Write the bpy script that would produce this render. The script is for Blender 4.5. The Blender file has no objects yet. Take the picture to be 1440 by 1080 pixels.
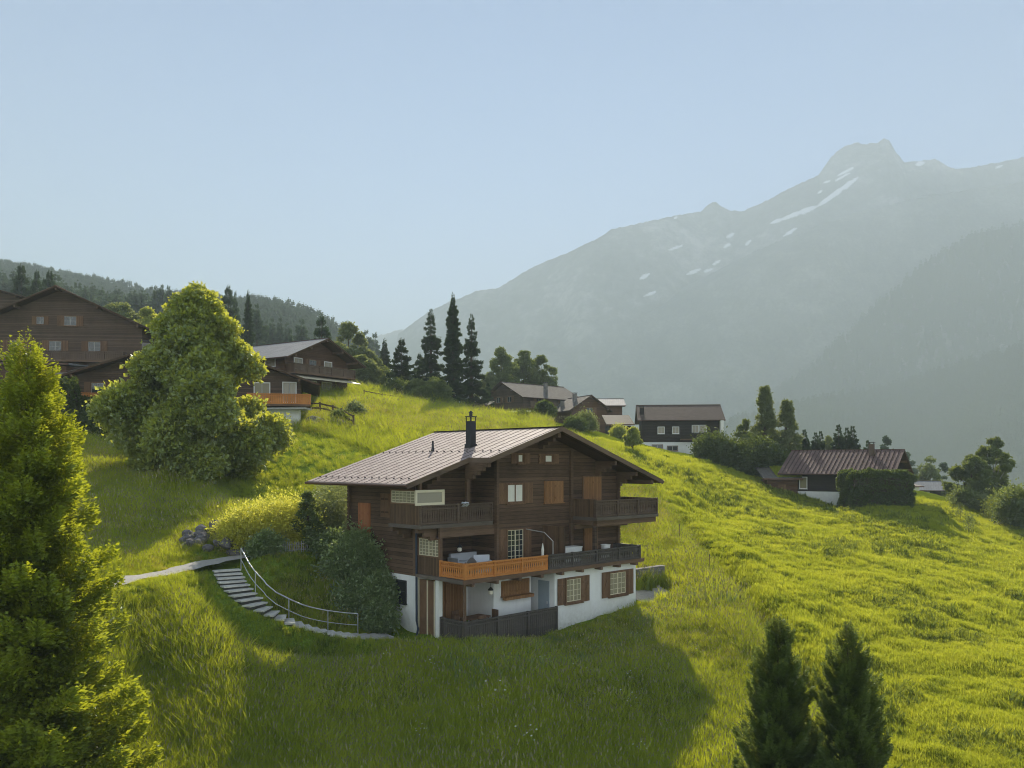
import bpy, math, random
import numpy as np
from mathutils import Vector, Matrix
R = math.radians
SC = bpy.context.scene
COL = SC.collection
rng = np.random.default_rng(7)
random.seed(7)
F, CX, HY = 1200.0, 720.0, 650.0      # focal length in photo pixels, centre column, horizon row

# ------------------------------------------------------------------ object helpers
def tag(o, label=None, cat=None, group=None, kind=None):
    if label: o['label'] = label
    if cat: o['category'] = cat
    if group: o['group'] = group
    if kind: o['kind'] = kind
    return o

def empty(name, loc, rz=0.0, label=None, cat=None, group=None):
    o = bpy.data.objects.new(name, None)
    COL.objects.link(o)
    o.location = loc
    o.rotation_euler = (0, 0, rz)
    o.empty_display_size = .3
    return tag(o, label, cat, group)

def link(name, me, parent=None):
    o = bpy.data.objects.new(name, me)
    COL.objects.link(o)
    if parent: o.parent = parent
    return o

def np_mesh(name, verts, faces, mats, tint=None, smooth=False, midx=None, attrs=None):
    verts = np.asarray(verts, np.float32); faces = np.asarray(faces, np.int32)
    me = bpy.data.meshes.new(name)
    n, k = faces.shape
    me.vertices.add(len(verts)); me.vertices.foreach_set('co', verts.ravel())
    me.loops.add(n*k); me.loops.foreach_set('vertex_index', faces.ravel())
    me.polygons.add(n)
    me.polygons.foreach_set('loop_start', np.arange(0, n*k, k, dtype=np.int32))
    me.polygons.foreach_set('loop_total', np.full(n, k, np.int32))
    for m in (mats if isinstance(mats, (list, tuple)) else [mats]): me.materials.append(m)
    if midx is not None: me.polygons.foreach_set('material_index', np.asarray(midx, np.int32))
    me.polygons.foreach_set('use_smooth', np.full(n, smooth))
    if tint is not None:
        a = me.attributes.new('tint', 'FLOAT', 'FACE'); a.data.foreach_set('value', np.asarray(tint, np.float32))
    for nm, v in (attrs or {}).items():
        a = me.attributes.new(nm, 'FLOAT', 'POINT'); a.data.foreach_set('value', np.asarray(v, np.float32))
    me.update(calc_edges=True)
    return me

class MB:
    """collects polygons; build() links them as one mesh object"""
    def __init__(s): s.v = []; s.f = []; s.m = []
    def poly(s, pts, mi=0):
        b = len(s.v); s.v += [tuple(p) for p in pts]; s.f.append(list(range(b, b+len(pts)))); s.m.append(mi); return s
    def box(s, x0, x1, y0, y1, z0, z1, mi=0, mp=None):
        if x0 > x1: x0, x1 = x1, x0
        if y0 > y1: y0, y1 = y1, y0
        if z0 > z1: z0, z1 = z1, z0
        c = [(x0,y0,z0),(x1,y0,z0),(x1,y1,z0),(x0,y1,z0),(x0,y0,z1),(x1,y0,z1),(x1,y1,z1),(x0,y1,z1)]
        if mp: c = [mp(*p) for p in c]
        b = len(s.v); s.v += c
        for f in ((0,3,2,1),(4,5,6,7),(0,1,5,4),(1,2,6,5),(2,3,7,6),(3,0,4,7)):
            s.f.append([b+i for i in f]); s.m.append(mi)
        return s
    def prism(s, prof, a0, a1, mp, mi=0):
        """profile of (p,q) points swept from a0 to a1; mp(a,p,q) -> xyz"""
        b = len(s.v); n = len(prof)
        s.v += [mp(a0, p, q) for p, q in prof] + [mp(a1, p, q) for p, q in prof]
        s.f.append([b+i for i in range(n)][::-1]); s.f.append([b+n+i for i in range(n)]); s.m += [mi, mi]
        for i in range(n):
            j = (i+1) % n
            s.f.append([b+i, b+j, b+n+j, b+n+i]); s.m.append(mi)
        return s
    def tube(s, pts, rads, sides=8, mi=0, caps=True):
        pts = [Vector(p) for p in pts]
        if not hasattr(rads, '__len__'): rads = [rads]*len(pts)
        b = len(s.v)
        for i, p in enumerate(pts):
            d = (pts[min(i+1, len(pts)-1)] - pts[max(i-1, 0)]).normalized()
            up = Vector((0,0,1)) if abs(d.z) < .9 else Vector((1,0,0))
            a = d.cross(up).normalized(); c = d.cross(a).normalized()
            for k in range(sides):
                t = 2*math.pi*k/sides
                s.v.append(tuple(p + (a*math.cos(t) + c*math.sin(t))*rads[i]))
        for i in range(len(pts)-1):
            for k in range(sides):
                k2 = (k+1) % sides
                s.f.append([b+i*sides+k, b+i*sides+k2, b+(i+1)*sides+k2, b+(i+1)*sides+k]); s.m.append(mi)
        if caps:
            s.f.append([b+k for k in range(sides)]); s.f.append([b+(len(pts)-1)*sides+k for k in range(sides)][::-1]); s.m += [mi, mi]
        return s
    def lathe(s, prof, c, sides=12, mi=0):
        b = len(s.v)
        for r, z in prof:
            for k in range(sides):
                t = 2*math.pi*k/sides
                s.v.append((c[0]+r*math.cos(t), c[1]+r*math.sin(t), c[2]+z))
        for i in range(len(prof)-1):
            for k in range(sides):
                k2 = (k+1) % sides
                s.f.append([b+i*sides+k, b+i*sides+k2, b+(i+1)*sides+k2, b+(i+1)*sides+k]); s.m.append(mi)
        s.f.append([b+k for k in range(sides)][::-1]); s.f.append([b+(len(prof)-1)*sides+k for k in range(sides)]); s.m += [mi, mi]
        return s
    def mesh(s, name, mats, smooth=False):
        me = bpy.data.meshes.new(name)
        me.from_pydata(s.v, [], s.f)
        for m in (mats if isinstance(mats, (list, tuple)) else [mats]): me.materials.append(m)
        me.polygons.foreach_set('material_index', s.m)
        if smooth: me.polygons.foreach_set('use_smooth', [True]*len(s.f))
        me.update()
        return me
    def build(s, name, mats, parent=None, smooth=False):
        return link(name, s.mesh(name, mats, smooth), parent)

# ------------------------------------------------------------------ noise
def _hash(ix, iy, seed):
    h = (ix.astype(np.int64)*374761393 + iy.astype(np.int64)*668265263 + seed*1442695041) & 0xffffffff
    h = ((h ^ (h >> 13))*1274126177) & 0xffffffff
    return ((h ^ (h >> 16)) & 0xffff)/65535.0
def vnoise(x, y, seed=0):
    x = np.asarray(x, float); y = np.asarray(y, float)
    ix = np.floor(x).astype(np.int64); iy = np.floor(y).astype(np.int64); fx = x-ix; fy = y-iy
    fx = fx*fx*(3-2*fx); fy = fy*fy*(3-2*fy)
    a = _hash(ix,iy,seed); b = _hash(ix+1,iy,seed); c = _hash(ix,iy+1,seed); d = _hash(ix+1,iy+1,seed)
    return (a*(1-fx)+b*fx)*(1-fy) + (c*(1-fx)+d*fx)*fy
def fbm(x, y, oct=4, seed=0, ridged=False):
    t = 0; amp = .5; s = 0
    for o in range(oct):
        n = vnoise(x*2**o, y*2**o, seed+o*17)*2-1
        if ridged: n = 1-2*np.abs(n)
        t = t+n*amp; s += amp; amp *= .5
    return t/s

# ------------------------------------------------------------------ materials
class NT:
    def __init__(s, name, disp=False):
        s.mat = bpy.data.materials.new(name); s.mat.use_nodes = True
        s.t = s.mat.node_tree; s.t.nodes.clear()
        s.out = s.n('ShaderNodeOutputMaterial')
    def n(s, typ, ins=None, **kw):
        nd = s.t.nodes.new(typ)
        for k, v in kw.items(): setattr(nd, k, v)
        for k, v in (ins or {}).items():
            sock = nd.inputs[k]
            if isinstance(v, bpy.types.NodeSocket): s.t.links.new(v, sock)
            else: sock.default_value = v
        return nd
    def math(s, op, a, b=0.0, c=None):
        ins = {0: a, 1: b}
        if c is not None: ins[2] = c
        return s.n('ShaderNodeMath', ins, operation=op).outputs[0]
    def mix(s, f, a, b, bt='MIX'):
        nd = s.n('ShaderNodeMix', None, data_type='RGBA', blend_type=bt)
        for k, v in ((0, f), (6, a), (7, b)):
            if isinstance(v, bpy.types.NodeSocket): s.t.links.new(v, nd.inputs[k])
            elif k == 0: nd.inputs[k].default_value = v
            else: nd.inputs[k].default_value = (*v, 1) if len(v) == 3 else v
        return nd.outputs[2]
    def ramp(s, f, stops):
        nd = s.n('ShaderNodeValToRGB', {0: f}); e = nd.color_ramp.elements
        while len(e) < len(stops): e.new(.5)
        for el, (p, c) in zip(e, stops): el.position = p; el.color = (*c, 1)
        return nd.outputs[0]
    def noise(s, vec, scale, detail=3, rough=.55, out='Fac'):
        return s.n('ShaderNodeTexNoise', {'Vector': vec, 'Scale': scale, 'Detail': detail, 'Roughness': rough}).outputs[out]
    def obj(s): return s.n('ShaderNodeTexCoord').outputs['Object']
    def pos(s): return s.n('ShaderNodeNewGeometry').outputs['Position']
    def stretch(s, vec, sc, rot=(0,0,0)): return s.n('ShaderNodeMapping', {'Vector': vec, 'Scale': sc, 'Rotation': rot}).outputs[0]
    def bump(s, h, strength=.4, dist=.02):
        return s.n('ShaderNodeBump', {'Height': h, 'Strength': strength, 'Distance': dist}).outputs[0]
    def pbr(s, col, rough=.7, metal=0.0, normal=None, spec=.4, **kw):
        ins = {'Base Color': col if isinstance(col, bpy.types.NodeSocket) else (*col, 1), 'Roughness': rough, 'Metallic': metal, 'Specular IOR Level': spec}
        if normal is not None: ins['Normal'] = normal
        ins.update(kw)
        b = s.n('ShaderNodeBsdfPrincipled', ins)
        s.t.links.new(b.outputs[0], s.out.inputs[0]); return s.mat
    def surf(s, sh): s.t.links.new(sh, s.out.inputs[0]); return s.mat

def wood(name, c1, c2, plank=.19, axis='z', rough=.75, grey=None, gdepth=.5):
    m = NT(name); v = m.obj()
    sx = m.n('ShaderNodeSeparateXYZ', {0: v})
    ax = {'x': 0, 'y': 1, 'z': 2}[axis]
    k = m.math('DIVIDE', sx.outputs[ax], plank)
    fr = m.math('FRACT', k); idn = m.math('FLOOR', k)
    groove = m.math('LESS_THAN', m.math('MINIMUM', fr, m.math('SUBTRACT', 1.0, fr)), .07)
    sc = [1.2]*3; sc[ax] = 18
    grain = m.noise(m.stretch(v, sc), 2.0, 5, .65)
    perp = m.n('ShaderNodeTexWhiteNoise', {'W': idn}, noise_dimensions='1D').outputs[0]
    big = m.noise(v, .55, 3)
    f = m.math('ADD', m.math('MULTIPLY', grain, .55), m.math('ADD', m.math('MULTIPLY', perp, .25), m.math('MULTIPLY', big, .45)))
    col = m.ramp(f, [(.35, c1), (.85, c2)])
    if grey: col = m.mix(m.math('MULTIPLY', m.ramp(m.noise(m.stretch(v, (1, 1, 1)), 1.3, 4), [(.45, (0,0,0)), (.75, (1,1,1))]), .8), col, grey)
    col = m.mix(m.math('MULTIPLY', groove, gdepth), col, tuple(x*.3 for x in c1))
    h = m.math('SUBTRACT', m.math('MULTIPLY', grain, .25), groove)
    return m.pbr(col, rough, normal=m.bump(h, .7, .03), spec=.25)

def plain(name, col, rough=.7, var=.12, scale=3.0, metal=0.0, bump=.15, spec=.4):
    m = NT(name); v = m.obj()
    n = m.noise(v, scale, 5, .6)
    c = m.mix(n, tuple(max(0, x*(1-var*2)) for x in col), tuple(min(1, x*(1+var*2)) for x in col))
    return m.pbr(c, rough, metal, normal=m.bump(m.noise(v, scale*8, 4), bump, .01), spec=spec)

def plaster(name, col):
    m = NT(name); v = m.obj()
    n = m.noise(v, 1.1, 5, .65); st = m.noise(m.stretch(v, (3, 3, .25)), 2.0, 4)
    sz = m.n('ShaderNodeSeparateXYZ', {0: v}).outputs[2]
    dirt = m.math('MULTIPLY', m.n('ShaderNodeMapRange', {0: sz, 1: .9, 2: -.2, 3: 0., 4: 1.}).outputs[0], m.noise(v, 5., 4))
    c = m.mix(m.math('MULTIPLY', m.ramp(m.math('MULTIPLY', n, m.math('ADD', st, .45)), [(.35, (0,0,0)), (.7, (1,1,1))]), .35), col, tuple(x*.72 for x in col))
    c = m.mix(m.math('MULTIPLY', dirt, .6), c, (.22, .2, .13))
    return m.pbr(c, .9, normal=m.bump(m.noise(v, 25, 4), .25, .01), spec=.2)

def foliage(name, dark, light, trans, tf=.4, gloss=.12, patch=.0):
    m = NT(name)
    t = m.n('ShaderNodeAttribute', attribute_name='tint').outputs['Fac']
    ri = m.n('ShaderNodeObjectInfo').outputs['Random']
    f = m.math('ADD', m.math('MULTIPLY', t, .85), m.math('MULTIPLY', ri, .15))
    if patch: f = m.math('ADD', m.math('MULTIPLY', f, 1-patch), m.math('MULTIPLY', m.noise(m.pos(), .25, 3), patch))
    col = m.mix(f, dark, light)
    tc = m.mix(f, tuple(x*.6 for x in trans), trans)
    d = m.n('ShaderNodeBsdfDiffuse', {'Color': col}); tr = m.n('ShaderNodeBsdfTranslucent', {'Color': tc})
    mx = m.n('ShaderNodeMixShader', {0: tf, 1: d.outputs[0], 2: tr.outputs[0]})
    g = m.n('ShaderNodeBsdfGlossy', {'Roughness': .45, 'Color': (.8, .85, .8, 1)})
    mg = m.n('ShaderNodeMixShader', {0: gloss, 1: mx.outputs[0], 2: g.outputs[0]})
    return m.surf(mg.outputs[0])

# ------------------------------------------------------------------ camera
cam = bpy.data.cameras.new('camera'); cam_o = bpy.data.objects.new('camera', cam); COL.objects.link(cam_o)
cam.sensor_width = 36; cam.lens = F*36/1440; cam.shift_y = (HY-540)/1440
cam.clip_start = .1; cam.clip_end = 30000
cam_o.location = (0, 0, 0); cam_o.rotation_euler = (R(90), 0, 0)
SC.camera = cam_o

# ------------------------------------------------------------------ light
SUN_EL, SUN_AZ = 30.0, 2.0       # azimuth in degrees to the right of straight ahead
w = bpy.data.worlds.new('World'); SC.world = w; w.use_nodes = True
nt = w.node_tree; bg = nt.nodes['Background']
sky = nt.nodes.new('ShaderNodeTexSky'); sky.sky_type = 'NISHITA'; sky.sun_disc = False
sky.sun_elevation = R(SUN_EL); sky.sun_rotation = R(SUN_AZ); sky.altitude = 3500; sky.air_density = 1.0; sky.dust_density = .0; sky.ozone_density = 6.0
nt.links.new(sky.outputs[0], bg.inputs[0]); bg.inputs[1].default_value = .052
sun = bpy.data.lights.new('sun', 'SUN'); sun.energy = 5.0; sun.angle = R(.5); sun.color = (1.0, .90, .74)
sun_o = bpy.data.objects.new('sun', sun); COL.objects.link(sun_o)
sd = Vector((math.sin(R(SUN_AZ))*math.cos(R(SUN_EL)), math.cos(R(SUN_AZ))*math.cos(R(SUN_EL)), math.sin(R(SUN_EL))))
sun_o.rotation_euler = sd.to_track_quat('Z', 'Y').to_euler(); sun_o.location = (0, 60, 60)
SC.view_settings.view_transform = 'Standard'; SC.view_settings.look = 'None'; SC.view_settings.exposure = 1.6; SC.view_settings.gamma = 1
cy = SC.cycles
cy.max_bounces = 7; cy.diffuse_bounces = 3; cy.glossy_bounces = 2; cy.transmission_bounces = 4; cy.volume_bounces = 2; cy.transparent_max_bounces = 6
cy.sample_clamp_indirect = 6; cy.use_denoising = True; cy.filter_width = 1.05
# ------------------------------------------------------------------ terrain: height field through surveyed points
CP = [  # bearing column, distance, row  (measured from the viewpoint)
(-200,15,1500),(720,15,1600),(1640,15,1650),(-300,28,1060),(0,27,1080),(200,28,1085),(600,30,1080),(1000,31,1080),(1440,32,1085),(1700,32,1100),
(-200,33,950),(0,33,920),(200,33,950),(400,36,950),(600,37,955),(655,40,905),(617,41.5,897),(583,42.6,888),(700,42,898),(780,44.6,886),(840,46.5,870),(898,49,850),(545,42.3,897),
(250,37,850),(215,38,836),(165,37,822),(100,33,850),(345,38.2,915),(400,38,935),(300,35,918),(300,43.5,785),(380,45,778),(460,48.8,768),
(470,44,850),(430,45.5,800),(510,44,865),(489,47.2,772),(500,55,735),(738,56.5,777),(830,52,812),(920,50,842),(950,50,850),
(120,45,770),(250,50,748),(280,55,700),(150,55,692),(0,50,740),(0,80,600),(120,80,600),(-250,80,560),(-250,50,700),(250,75,632),(400,75,612),(360,58,692),(440,60,682),(540,58,702),(420,52,732),(600,70,655),(700,75,650),
(700,90,620),(700,110,597),(450,90,582),(540,115,563),(620,122,576),(500,100,572),(745,158,588),(680,125,588),(800,130,600),(850,120,613),(950,133,638),(880,140,622),(1008,137,641),
(940,85,680),(900,110,635),(1000,110,656),(1050,115,672),(1000,70,755),(1000,85,715),(1100,105,688),(1187,98,718),(1230,93,719),(1300,105,705),(1440,100,744),(1385,78,780),(1440,60,860),
(1440,45,945),(1300,60,838),(1200,45,928),(1200,60,822),(1100,50,868),(960,50,845),(1000,45,885),(1100,38,985),(1000,58,800),(940,62,775),(1640,100,765),(1640,50,950),
(1310,150,698),(1375,112,722),(1440,160,765),(1440,300,880),(1200,250,760),(1200,150,705),(1000,250,720),(1000,180,668),(850,250,650),(745,260,612),(1640,300,900),(1700,160,790),
(620,160,585),(560,250,600),(540,200,587),(400,130,530),(430,98,568),(300,130,520),(100,110,540),(0,130,510),(-250,130,480),(0,250,440),(200,250,462),
(0,1000,384),(150,980,418),(330,900,470),(450,800,494),(530,700,518),(0,600,425),(200,600,452),(400,500,492),(0,1900,470),(300,1900,650),(530,1900,720),(-400,1000,335),(-400,1900,430),(-400,250,420),
(720,700,800),(1440,700,1000),(1440,1200,900),(720,1200,870),(620,350,660)]
CP = np.array(CP, float)
def _uv(px, Y): return np.stack([np.asarray(px, float)/230.0, np.log(np.asarray(Y, float))*3.0], -1)
_P = _uv(CP[:,0], CP[:,1]); _q = (HY-CP[:,2])/F
def _U(d2): return .5*d2*np.log(d2+1e-12)
_n = len(_P); _A = np.zeros((_n+3, _n+3))
_A[:_n,:_n] = _U(((_P[:,None]-_P[None])**2).sum(-1)) + np.eye(_n)*.004
_A[:_n,_n] = 1; _A[:_n,_n+1:] = _P; _A[_n,:_n] = 1; _A[_n+1:,:_n] = _P.T
_w = np.linalg.solve(_A, np.r_[_q, 0, 0, 0])
HX = .7216; HU = (.722, .692); HV = (-.692, .722); P0 = (-2.18, 40.0); HZ = -8.4
def house_ts(x, y):
    dx = x-P0[0]; dy = y-P0[1]; return dx*HU[0]+dy*HU[1], dx*HV[0]+dy*HV[1]
def pix(px, py, Y): return ((px-CX)/F*Y, Y, (HY-py)/F*Y)
# ribbons that sit on the land: (points xyz, half width)
PATH = [pix(60,868,33), pix(165,818,37), pix(230,806,40), pix(300,789,43), pix(380,777,45.2), pix(460,768,48.5), pix(500,764,49.6)]
STAIR = [pix(318,800,42.2), pix(332,826,40.6), pix(362,853,39.7), pix(405,874,39.8), pix(450,888,40.4), pix(500,894,41.2), pix(548,894,42.2)]
def smooth(P, n=6):
    P = [np.array(p, float) for p in P]; Q = [2*P[0]-P[1]]+P+[2*P[-1]-P[-2]]; out = []
    for i in range(1, len(Q)-2):
        for k in range(n):
            t = k/n; a, b, c, d = Q[i-1:i+3]
            out.append(tuple(.5*((2*b)+(c-a)*t+(2*a-5*b+4*c-d)*t*t+(3*b-a-3*c+d)*t**3)))
    return out+[tuple(P[-1])]
STAIR = smooth(STAIR); PATH = smooth(PATH, 4)
def seg_dist(x, y, pts):
    best = np.full(np.shape(x), 1e9); bz = np.zeros(np.shape(x))
    for a, b in zip(pts[:-1], pts[1:]):
        ax, ay, az = a; bx, by, bz_ = b
        L2 = (bx-ax)**2+(by-ay)**2
        t = np.clip(((x-ax)*(bx-ax)+(y-ay)*(by-ay))/L2, 0, 1)
        d = np.hypot(x-(ax+t*(bx-ax)), y-(ay+t*(by-ay)))
        m = d < best
        bz = np.where(m, az+t*(bz_-az), bz); best = np.minimum(best, d)
    return best, bz
def sstep(a, b, x):
    t = np.clip((x-a)/(b-a), 0, 1); return t*t*(3-2*t)
GULLY = [(12.0,95,0),(13.2,85,0),(14.2,70,0),(14.6,60,0),(14.2,54,0),(14.0,45,0),(13.6,36,0),(13,20,0)]
def mown(x, y):
    gx = np.interp(y, [20,36,45,54,60,70,85,95,120], [13,13.6,14,14.2,14.6,14.2,12.5,9,5])
    return sstep(-.8, .8, x-gx+fbm(x*.3, y*.3, 3, 5)*1.2)
def H(x, y, rough=True):
    x = np.asarray(x, float); y = np.maximum(np.asarray(y, float), 1.0); shp = np.broadcast(x, y).shape
    x = np.broadcast_to(x, shp).ravel(); y = np.broadcast_to(y, shp).ravel()
    yc = np.clip(y, 15, 2000); px = np.clip(CX+F*x/np.maximum(y, 12), -420, 1800)
    out = np.empty(len(x))
    for i in range(0, len(x), 20000):
        s = slice(i, i+20000); Q = _uv(px[s], yc[s])
        d2 = ((Q[:,None]-_P[None])**2).sum(-1)
        out[s] = _U(d2)@_w[:_n] + _w[_n] + Q@_w[_n+1:]
    z = out*yc
    far = sstep(1500, 2600, y)*(x < 0) + sstep(800, 1500, y)*(x >= 0); z = z*(1-far) + (-255)*far
    if rough:
        r = np.hypot(x, y); m = mown(x, y); k = np.clip(r/60, .6, 3)
        z = z + fbm(x*.12, y*.12, 3, 3)*.28*k + (fbm(x*.9, y*.9, 3, 9))*(.12+.10*m) 
        big = np.clip(fbm(x*.42, y*.42, 2, 21), 0, 1)
        z = z + m*big*.5*np.exp(-((r-75)/70)**2)
        # gully between the mown slope and the tall grass
        d, _ = seg_dist(x, y, GULLY); z = z - 1.0*np.exp(-(d/1.0)**2)*sstep(35, 42, y)*sstep(75, 66, y) + .5*np.exp(-((d-2.2)/1.2)**2)*sstep(35, 42, y)*sstep(75, 66, y)
    # keep the land clear of the house, path and stairs
    t, s = house_ts(x, y)
    dh = np.maximum(np.maximum(-t, t-13.3), np.maximum(-s, s-9.9))
    lev = np.where(s < 3.0, HZ-.05, z-.6)
    z = np.where((dh < 0) & (s < 3.5), np.minimum(z, HZ-.05), z)
    for pts, hw in ((PATH, 1.0), (STAIR, .95)):
        d, pz = seg_dist(x, y, pts)
        k = 1-sstep(hw*.9, hw*2.2, d); z = z*(1-k) + (pz-.07)*k
    return z.reshape(shp)
def on(px, Y, dz=0.0):
    x = (px-CX)/F*Y; return (x, Y, float(H(np.array([x]), np.array([Y]))[0])+dz)

def build_ground():
    rr = np.concatenate([np.geomspace(6, 24, 50, endpoint=False), np.geomspace(24, 150, 560, endpoint=False), np.geomspace(150, 1500, 120, endpoint=False), np.geomspace(1500, 9000, 12)])
    th = np.concatenate([np.linspace(-80, -36, 40, endpoint=False), np.linspace(-36, 36, 620, endpoint=False), np.linspace(36, 80, 41)])
    T, Rr = np.meshgrid(np.radians(th), rr)
    Y = Rr; X = Rr*np.tan(T)
    X = np.clip(X, -12000, 12000)
    Z = H(X, Y)
    # the land goes on behind the viewpoint, down to the valley floor
    db = np.concatenate([np.geomspace(3, 120, 24), np.geomspace(160, 9000, 14)])[::-1]
    Tb, Db = np.meshgrid(np.radians(th), db); Yb = 6-Db; Xb = np.tan(Tb)*(6+Db)
    Zf = H(np.clip(X[0], -30, 30), np.full(X.shape[1], 6.))[None] + 0*Xb
    kb = sstep(0, 40, Db); Zb = Zf*(1-kb) + np.maximum(-14-.30*Db, -255)*kb + fbm(Xb*.03, Yb*.03, 3, 4)*2*kb
    X = np.concatenate([np.clip(Xb, -12000, 12000), X]); Y = np.concatenate([Yb, Y]); Z = np.concatenate([Zb, Z])
    n, k = X.shape
    idx = np.arange(n*k).reshape(n, k)
    faces = np.stack([idx[:-1,:-1], idx[:-1,1:], idx[1:,1:], idx[1:,:-1]], -1).reshape(-1, 4)
    V = np.stack([X, Y, Z], -1).reshape(-1, 3)
    m = NT('meadow_ground'); p = m.pos()
    mo = m.n('ShaderNodeAttribute', attribute_name='mown').outputs['Fac']
    n1 = m.noise(p, .12, 4); n2 = m.noise(p, 1.6, 5, .7); n3 = m.noise(p, 9, 4, .7)
    f = m.math('ADD', m.math('MULTIPLY', n1, .4), m.math('ADD', m.math('MULTIPLY', n2, .35), m.math('MULTIPLY', n3, .3)))
    tall = m.ramp(f, [(.35, (.08,.14,.016)), (.55, (.15,.22,.028)), (.75, (.25,.29,.045))])
    mow = m.ramp(f, [(.33, (.07,.10,.006)), (.5, (.15,.19,.010)), (.72, (.27,.28,.022))])
    col = m.mix(mo, tall, mow)
    h = m.math('ADD', n2, m.math('MULTIPLY', n3, .5))
    d = m.n('ShaderNodeBsdfDiffuse', {'Color': col, 'Normal': m.bump(h, .9, .18)})
    me = np_mesh('meadow', V, faces, m.surf(d.outputs[0]), smooth=True, attrs={'mown': mown(X.ravel(), Y.ravel())})
    tag(link('meadow', me), 'steep alpine meadow of tall and mown grass', kind='structure')
build_ground()

# path ribbon
def ribbon(name, pts, hw, mat, dz=.0, step=.4):
    P = [Vector(p) for p in pts]; q = []
    for a, b in zip(P[:-1], P[1:]):
        n = max(2, int((b-a).length/step)); q += [a.lerp(b, i/n) for i in range(n)]
    q.append(P[-1]); V = []; 
    for i, p in enumerate(q):
        d = (q[min(i+1, len(q)-1)]-q[max(i-1, 0)]); d.z = 0; d.normalize(); s = Vector((-d.y, d.x, 0))
        j = .10*math.sin(i*1.7)+.07*math.sin(i*.63)
        for e in (-hw-j, -hw*.4, hw*.4, hw+j): V.append(p+s*e+Vector((0,0,dz)))
    mb = MB(); mb.v = [tuple(v) for v in V]
    for i in range(len(q)-1):
        for k in range(3): mb.f.append([i*4+k, (i+1)*4+k, (i+1)*4+k+1, i*4+k+1][::-1]); mb.m.append(0)
    return mb.build(name, mat, smooth=True)
mp = NT('path_gravel'); _p = mp.pos()
mpm = mp.pbr(mp.mix(mp.noise(_p, 6, 5, .7), (.22,.21,.19), (.5,.48,.44)), .95, normal=mp.bump(mp.noise(_p, 40, 3), .5, .02))
tag(ribbon('gravel_path', PATH, .72, mpm), 'pale gravel path along the slope to the chalet side', kind='structure')

# ------------------------------------------------------------------ mountains
def interp(pts, x):
    a = np.array(pts, float); return np.interp(x, a[:,0], a[:,1])
def mountain(name, label, sil, Yr, Yb, zb, mat, rough=30, seed=1, n=700, rows=150, snow=None, power=1.0, curve=0.0, edge=1.0):
    px = np.linspace(sil[0][0], sil[-1][0], n)
    py = interp(sil, px)
    u = np.linspace(0, 1, rows)
    PX, U = np.meshgrid(px, u)
    # distance varies along the ridge so that it is not one flat curtain
    wob = 1 + .10*fbm(PX*.004+seed, PX*0+.5, 3, seed) 
    ridgeY = Yr*wob
    Zr = (HY-interp(sil, PX))/F*ridgeY
    Yb_ = Yb*(1+.05*fbm(PX*.006, PX*0, 2, seed+3))
    Y = ridgeY*(1-U)+Yb_*U
    X = (PX-CX)/F*(ridgeY*(1-.55*U) + Yb_*.55*U)
    prof = (1-U)**power
    Z = zb + (Zr-zb)*prof
    damp = np.minimum(1, U*7)*np.minimum(1, (1-U)*6)
    sc = 1/ (rough*9.0)
    nz = fbm(X*sc, Y*sc*.6, 6, seed+11, True)*rough + fbm(X*sc*.35, Y*sc*.25, 3, seed+5, True)*rough*1.5
    Z = Z + nz*damp
    Z = Z + (U < .001)*fbm(PX*.25, PX*0, 4, seed+2)*edge*Yr/600
    Y = Y + fbm(X*sc, Z*sc, 4, seed+31)*rough*.8*damp
    # back side
    Xb = (PX[0]-CX)/F*ridgeY[0]; Bk = np.stack([Xb, ridgeY[0]+Yr*.35, np.full(n, zb)], -1)
    V = np.concatenate([Bk[None], np.stack([X, Y, Z], -1)], 0)
    k = rows+1; idx = np.arange(k*n).reshape(k, n)
    faces = np.stack([idx[:-1,:-1], idx[1:,:-1], idx[1:,1:], idx[:-1,1:]], -1).reshape(-1, 4)
    at = {}
    if snow is not None:
        S = np.zeros((k, n)); 
        QX = CX+F*X/Y; QY = HY-F*Z/Y
        for (x0,y0,x1,y1,wd) in snow:
            L2 = (x1-x0)**2+(y1-y0)**2
            t = np.clip(((QX-x0)*(x1-x0)+(QY-y0)*(y1-y0))/L2, 0, 1)
            d = np.hypot(QX-(x0+t*(x1-x0)), QY-(y0+t*(y1-y0)))
            ww = wd*(.35+.9*np.sin(t*3.14)**.5)*(1+.5*fbm(QX*.12, QY*.12, 2, 8))
            S[1:] = np.maximum(S[1:], np.clip((ww-d)/.8+.5, 0, 1))
        at['snow'] = S.ravel()
    me = np_mesh(name, V.reshape(-1, 3), faces, mat, smooth=True, attrs=at)
    o = link(name, me); tag(o, label, kind='structure'); return V[1:]
def rockmat(name, c1, c2, c3, snow=False, scale=.004):
    m = NT(name); p = m.pos()
    n1 = m.noise(p, scale, 6, .65); n2 = m.noise(p, scale*9, 5, .7)
    f = m.math('ADD', m.math('MULTIPLY', n1, .6), m.math('MULTIPLY', n2, .4))
    c = m.ramp(f, [(.38, c1), (.52, c2), (.66, c3)])
    if snow: c = m.mix(m.n('ShaderNodeAttribute', attribute_name='snow').outputs['Fac'], c, (.95, .95, .97))
    return m.pbr(c, 1.0, normal=m.bump(n2, .6, 12), spec=.05)
rock = rockmat('alpine_rock', (.08,.085,.08), (.18,.18,.17), (.45,.42,.40), True)
forest = rockmat('forest_slope', (.09,.10,.10), (.16,.165,.15), (.28,.28,.25), False, .012)
vale = rockmat('valley_slope', (.035,.05,.035), (.06,.08,.05), (.12,.135,.08), False, .01)
S0 = [(380,500),(480,480),(540,470),(570,462),(600,445),(640,438),(700,430),(900,440)]
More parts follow.
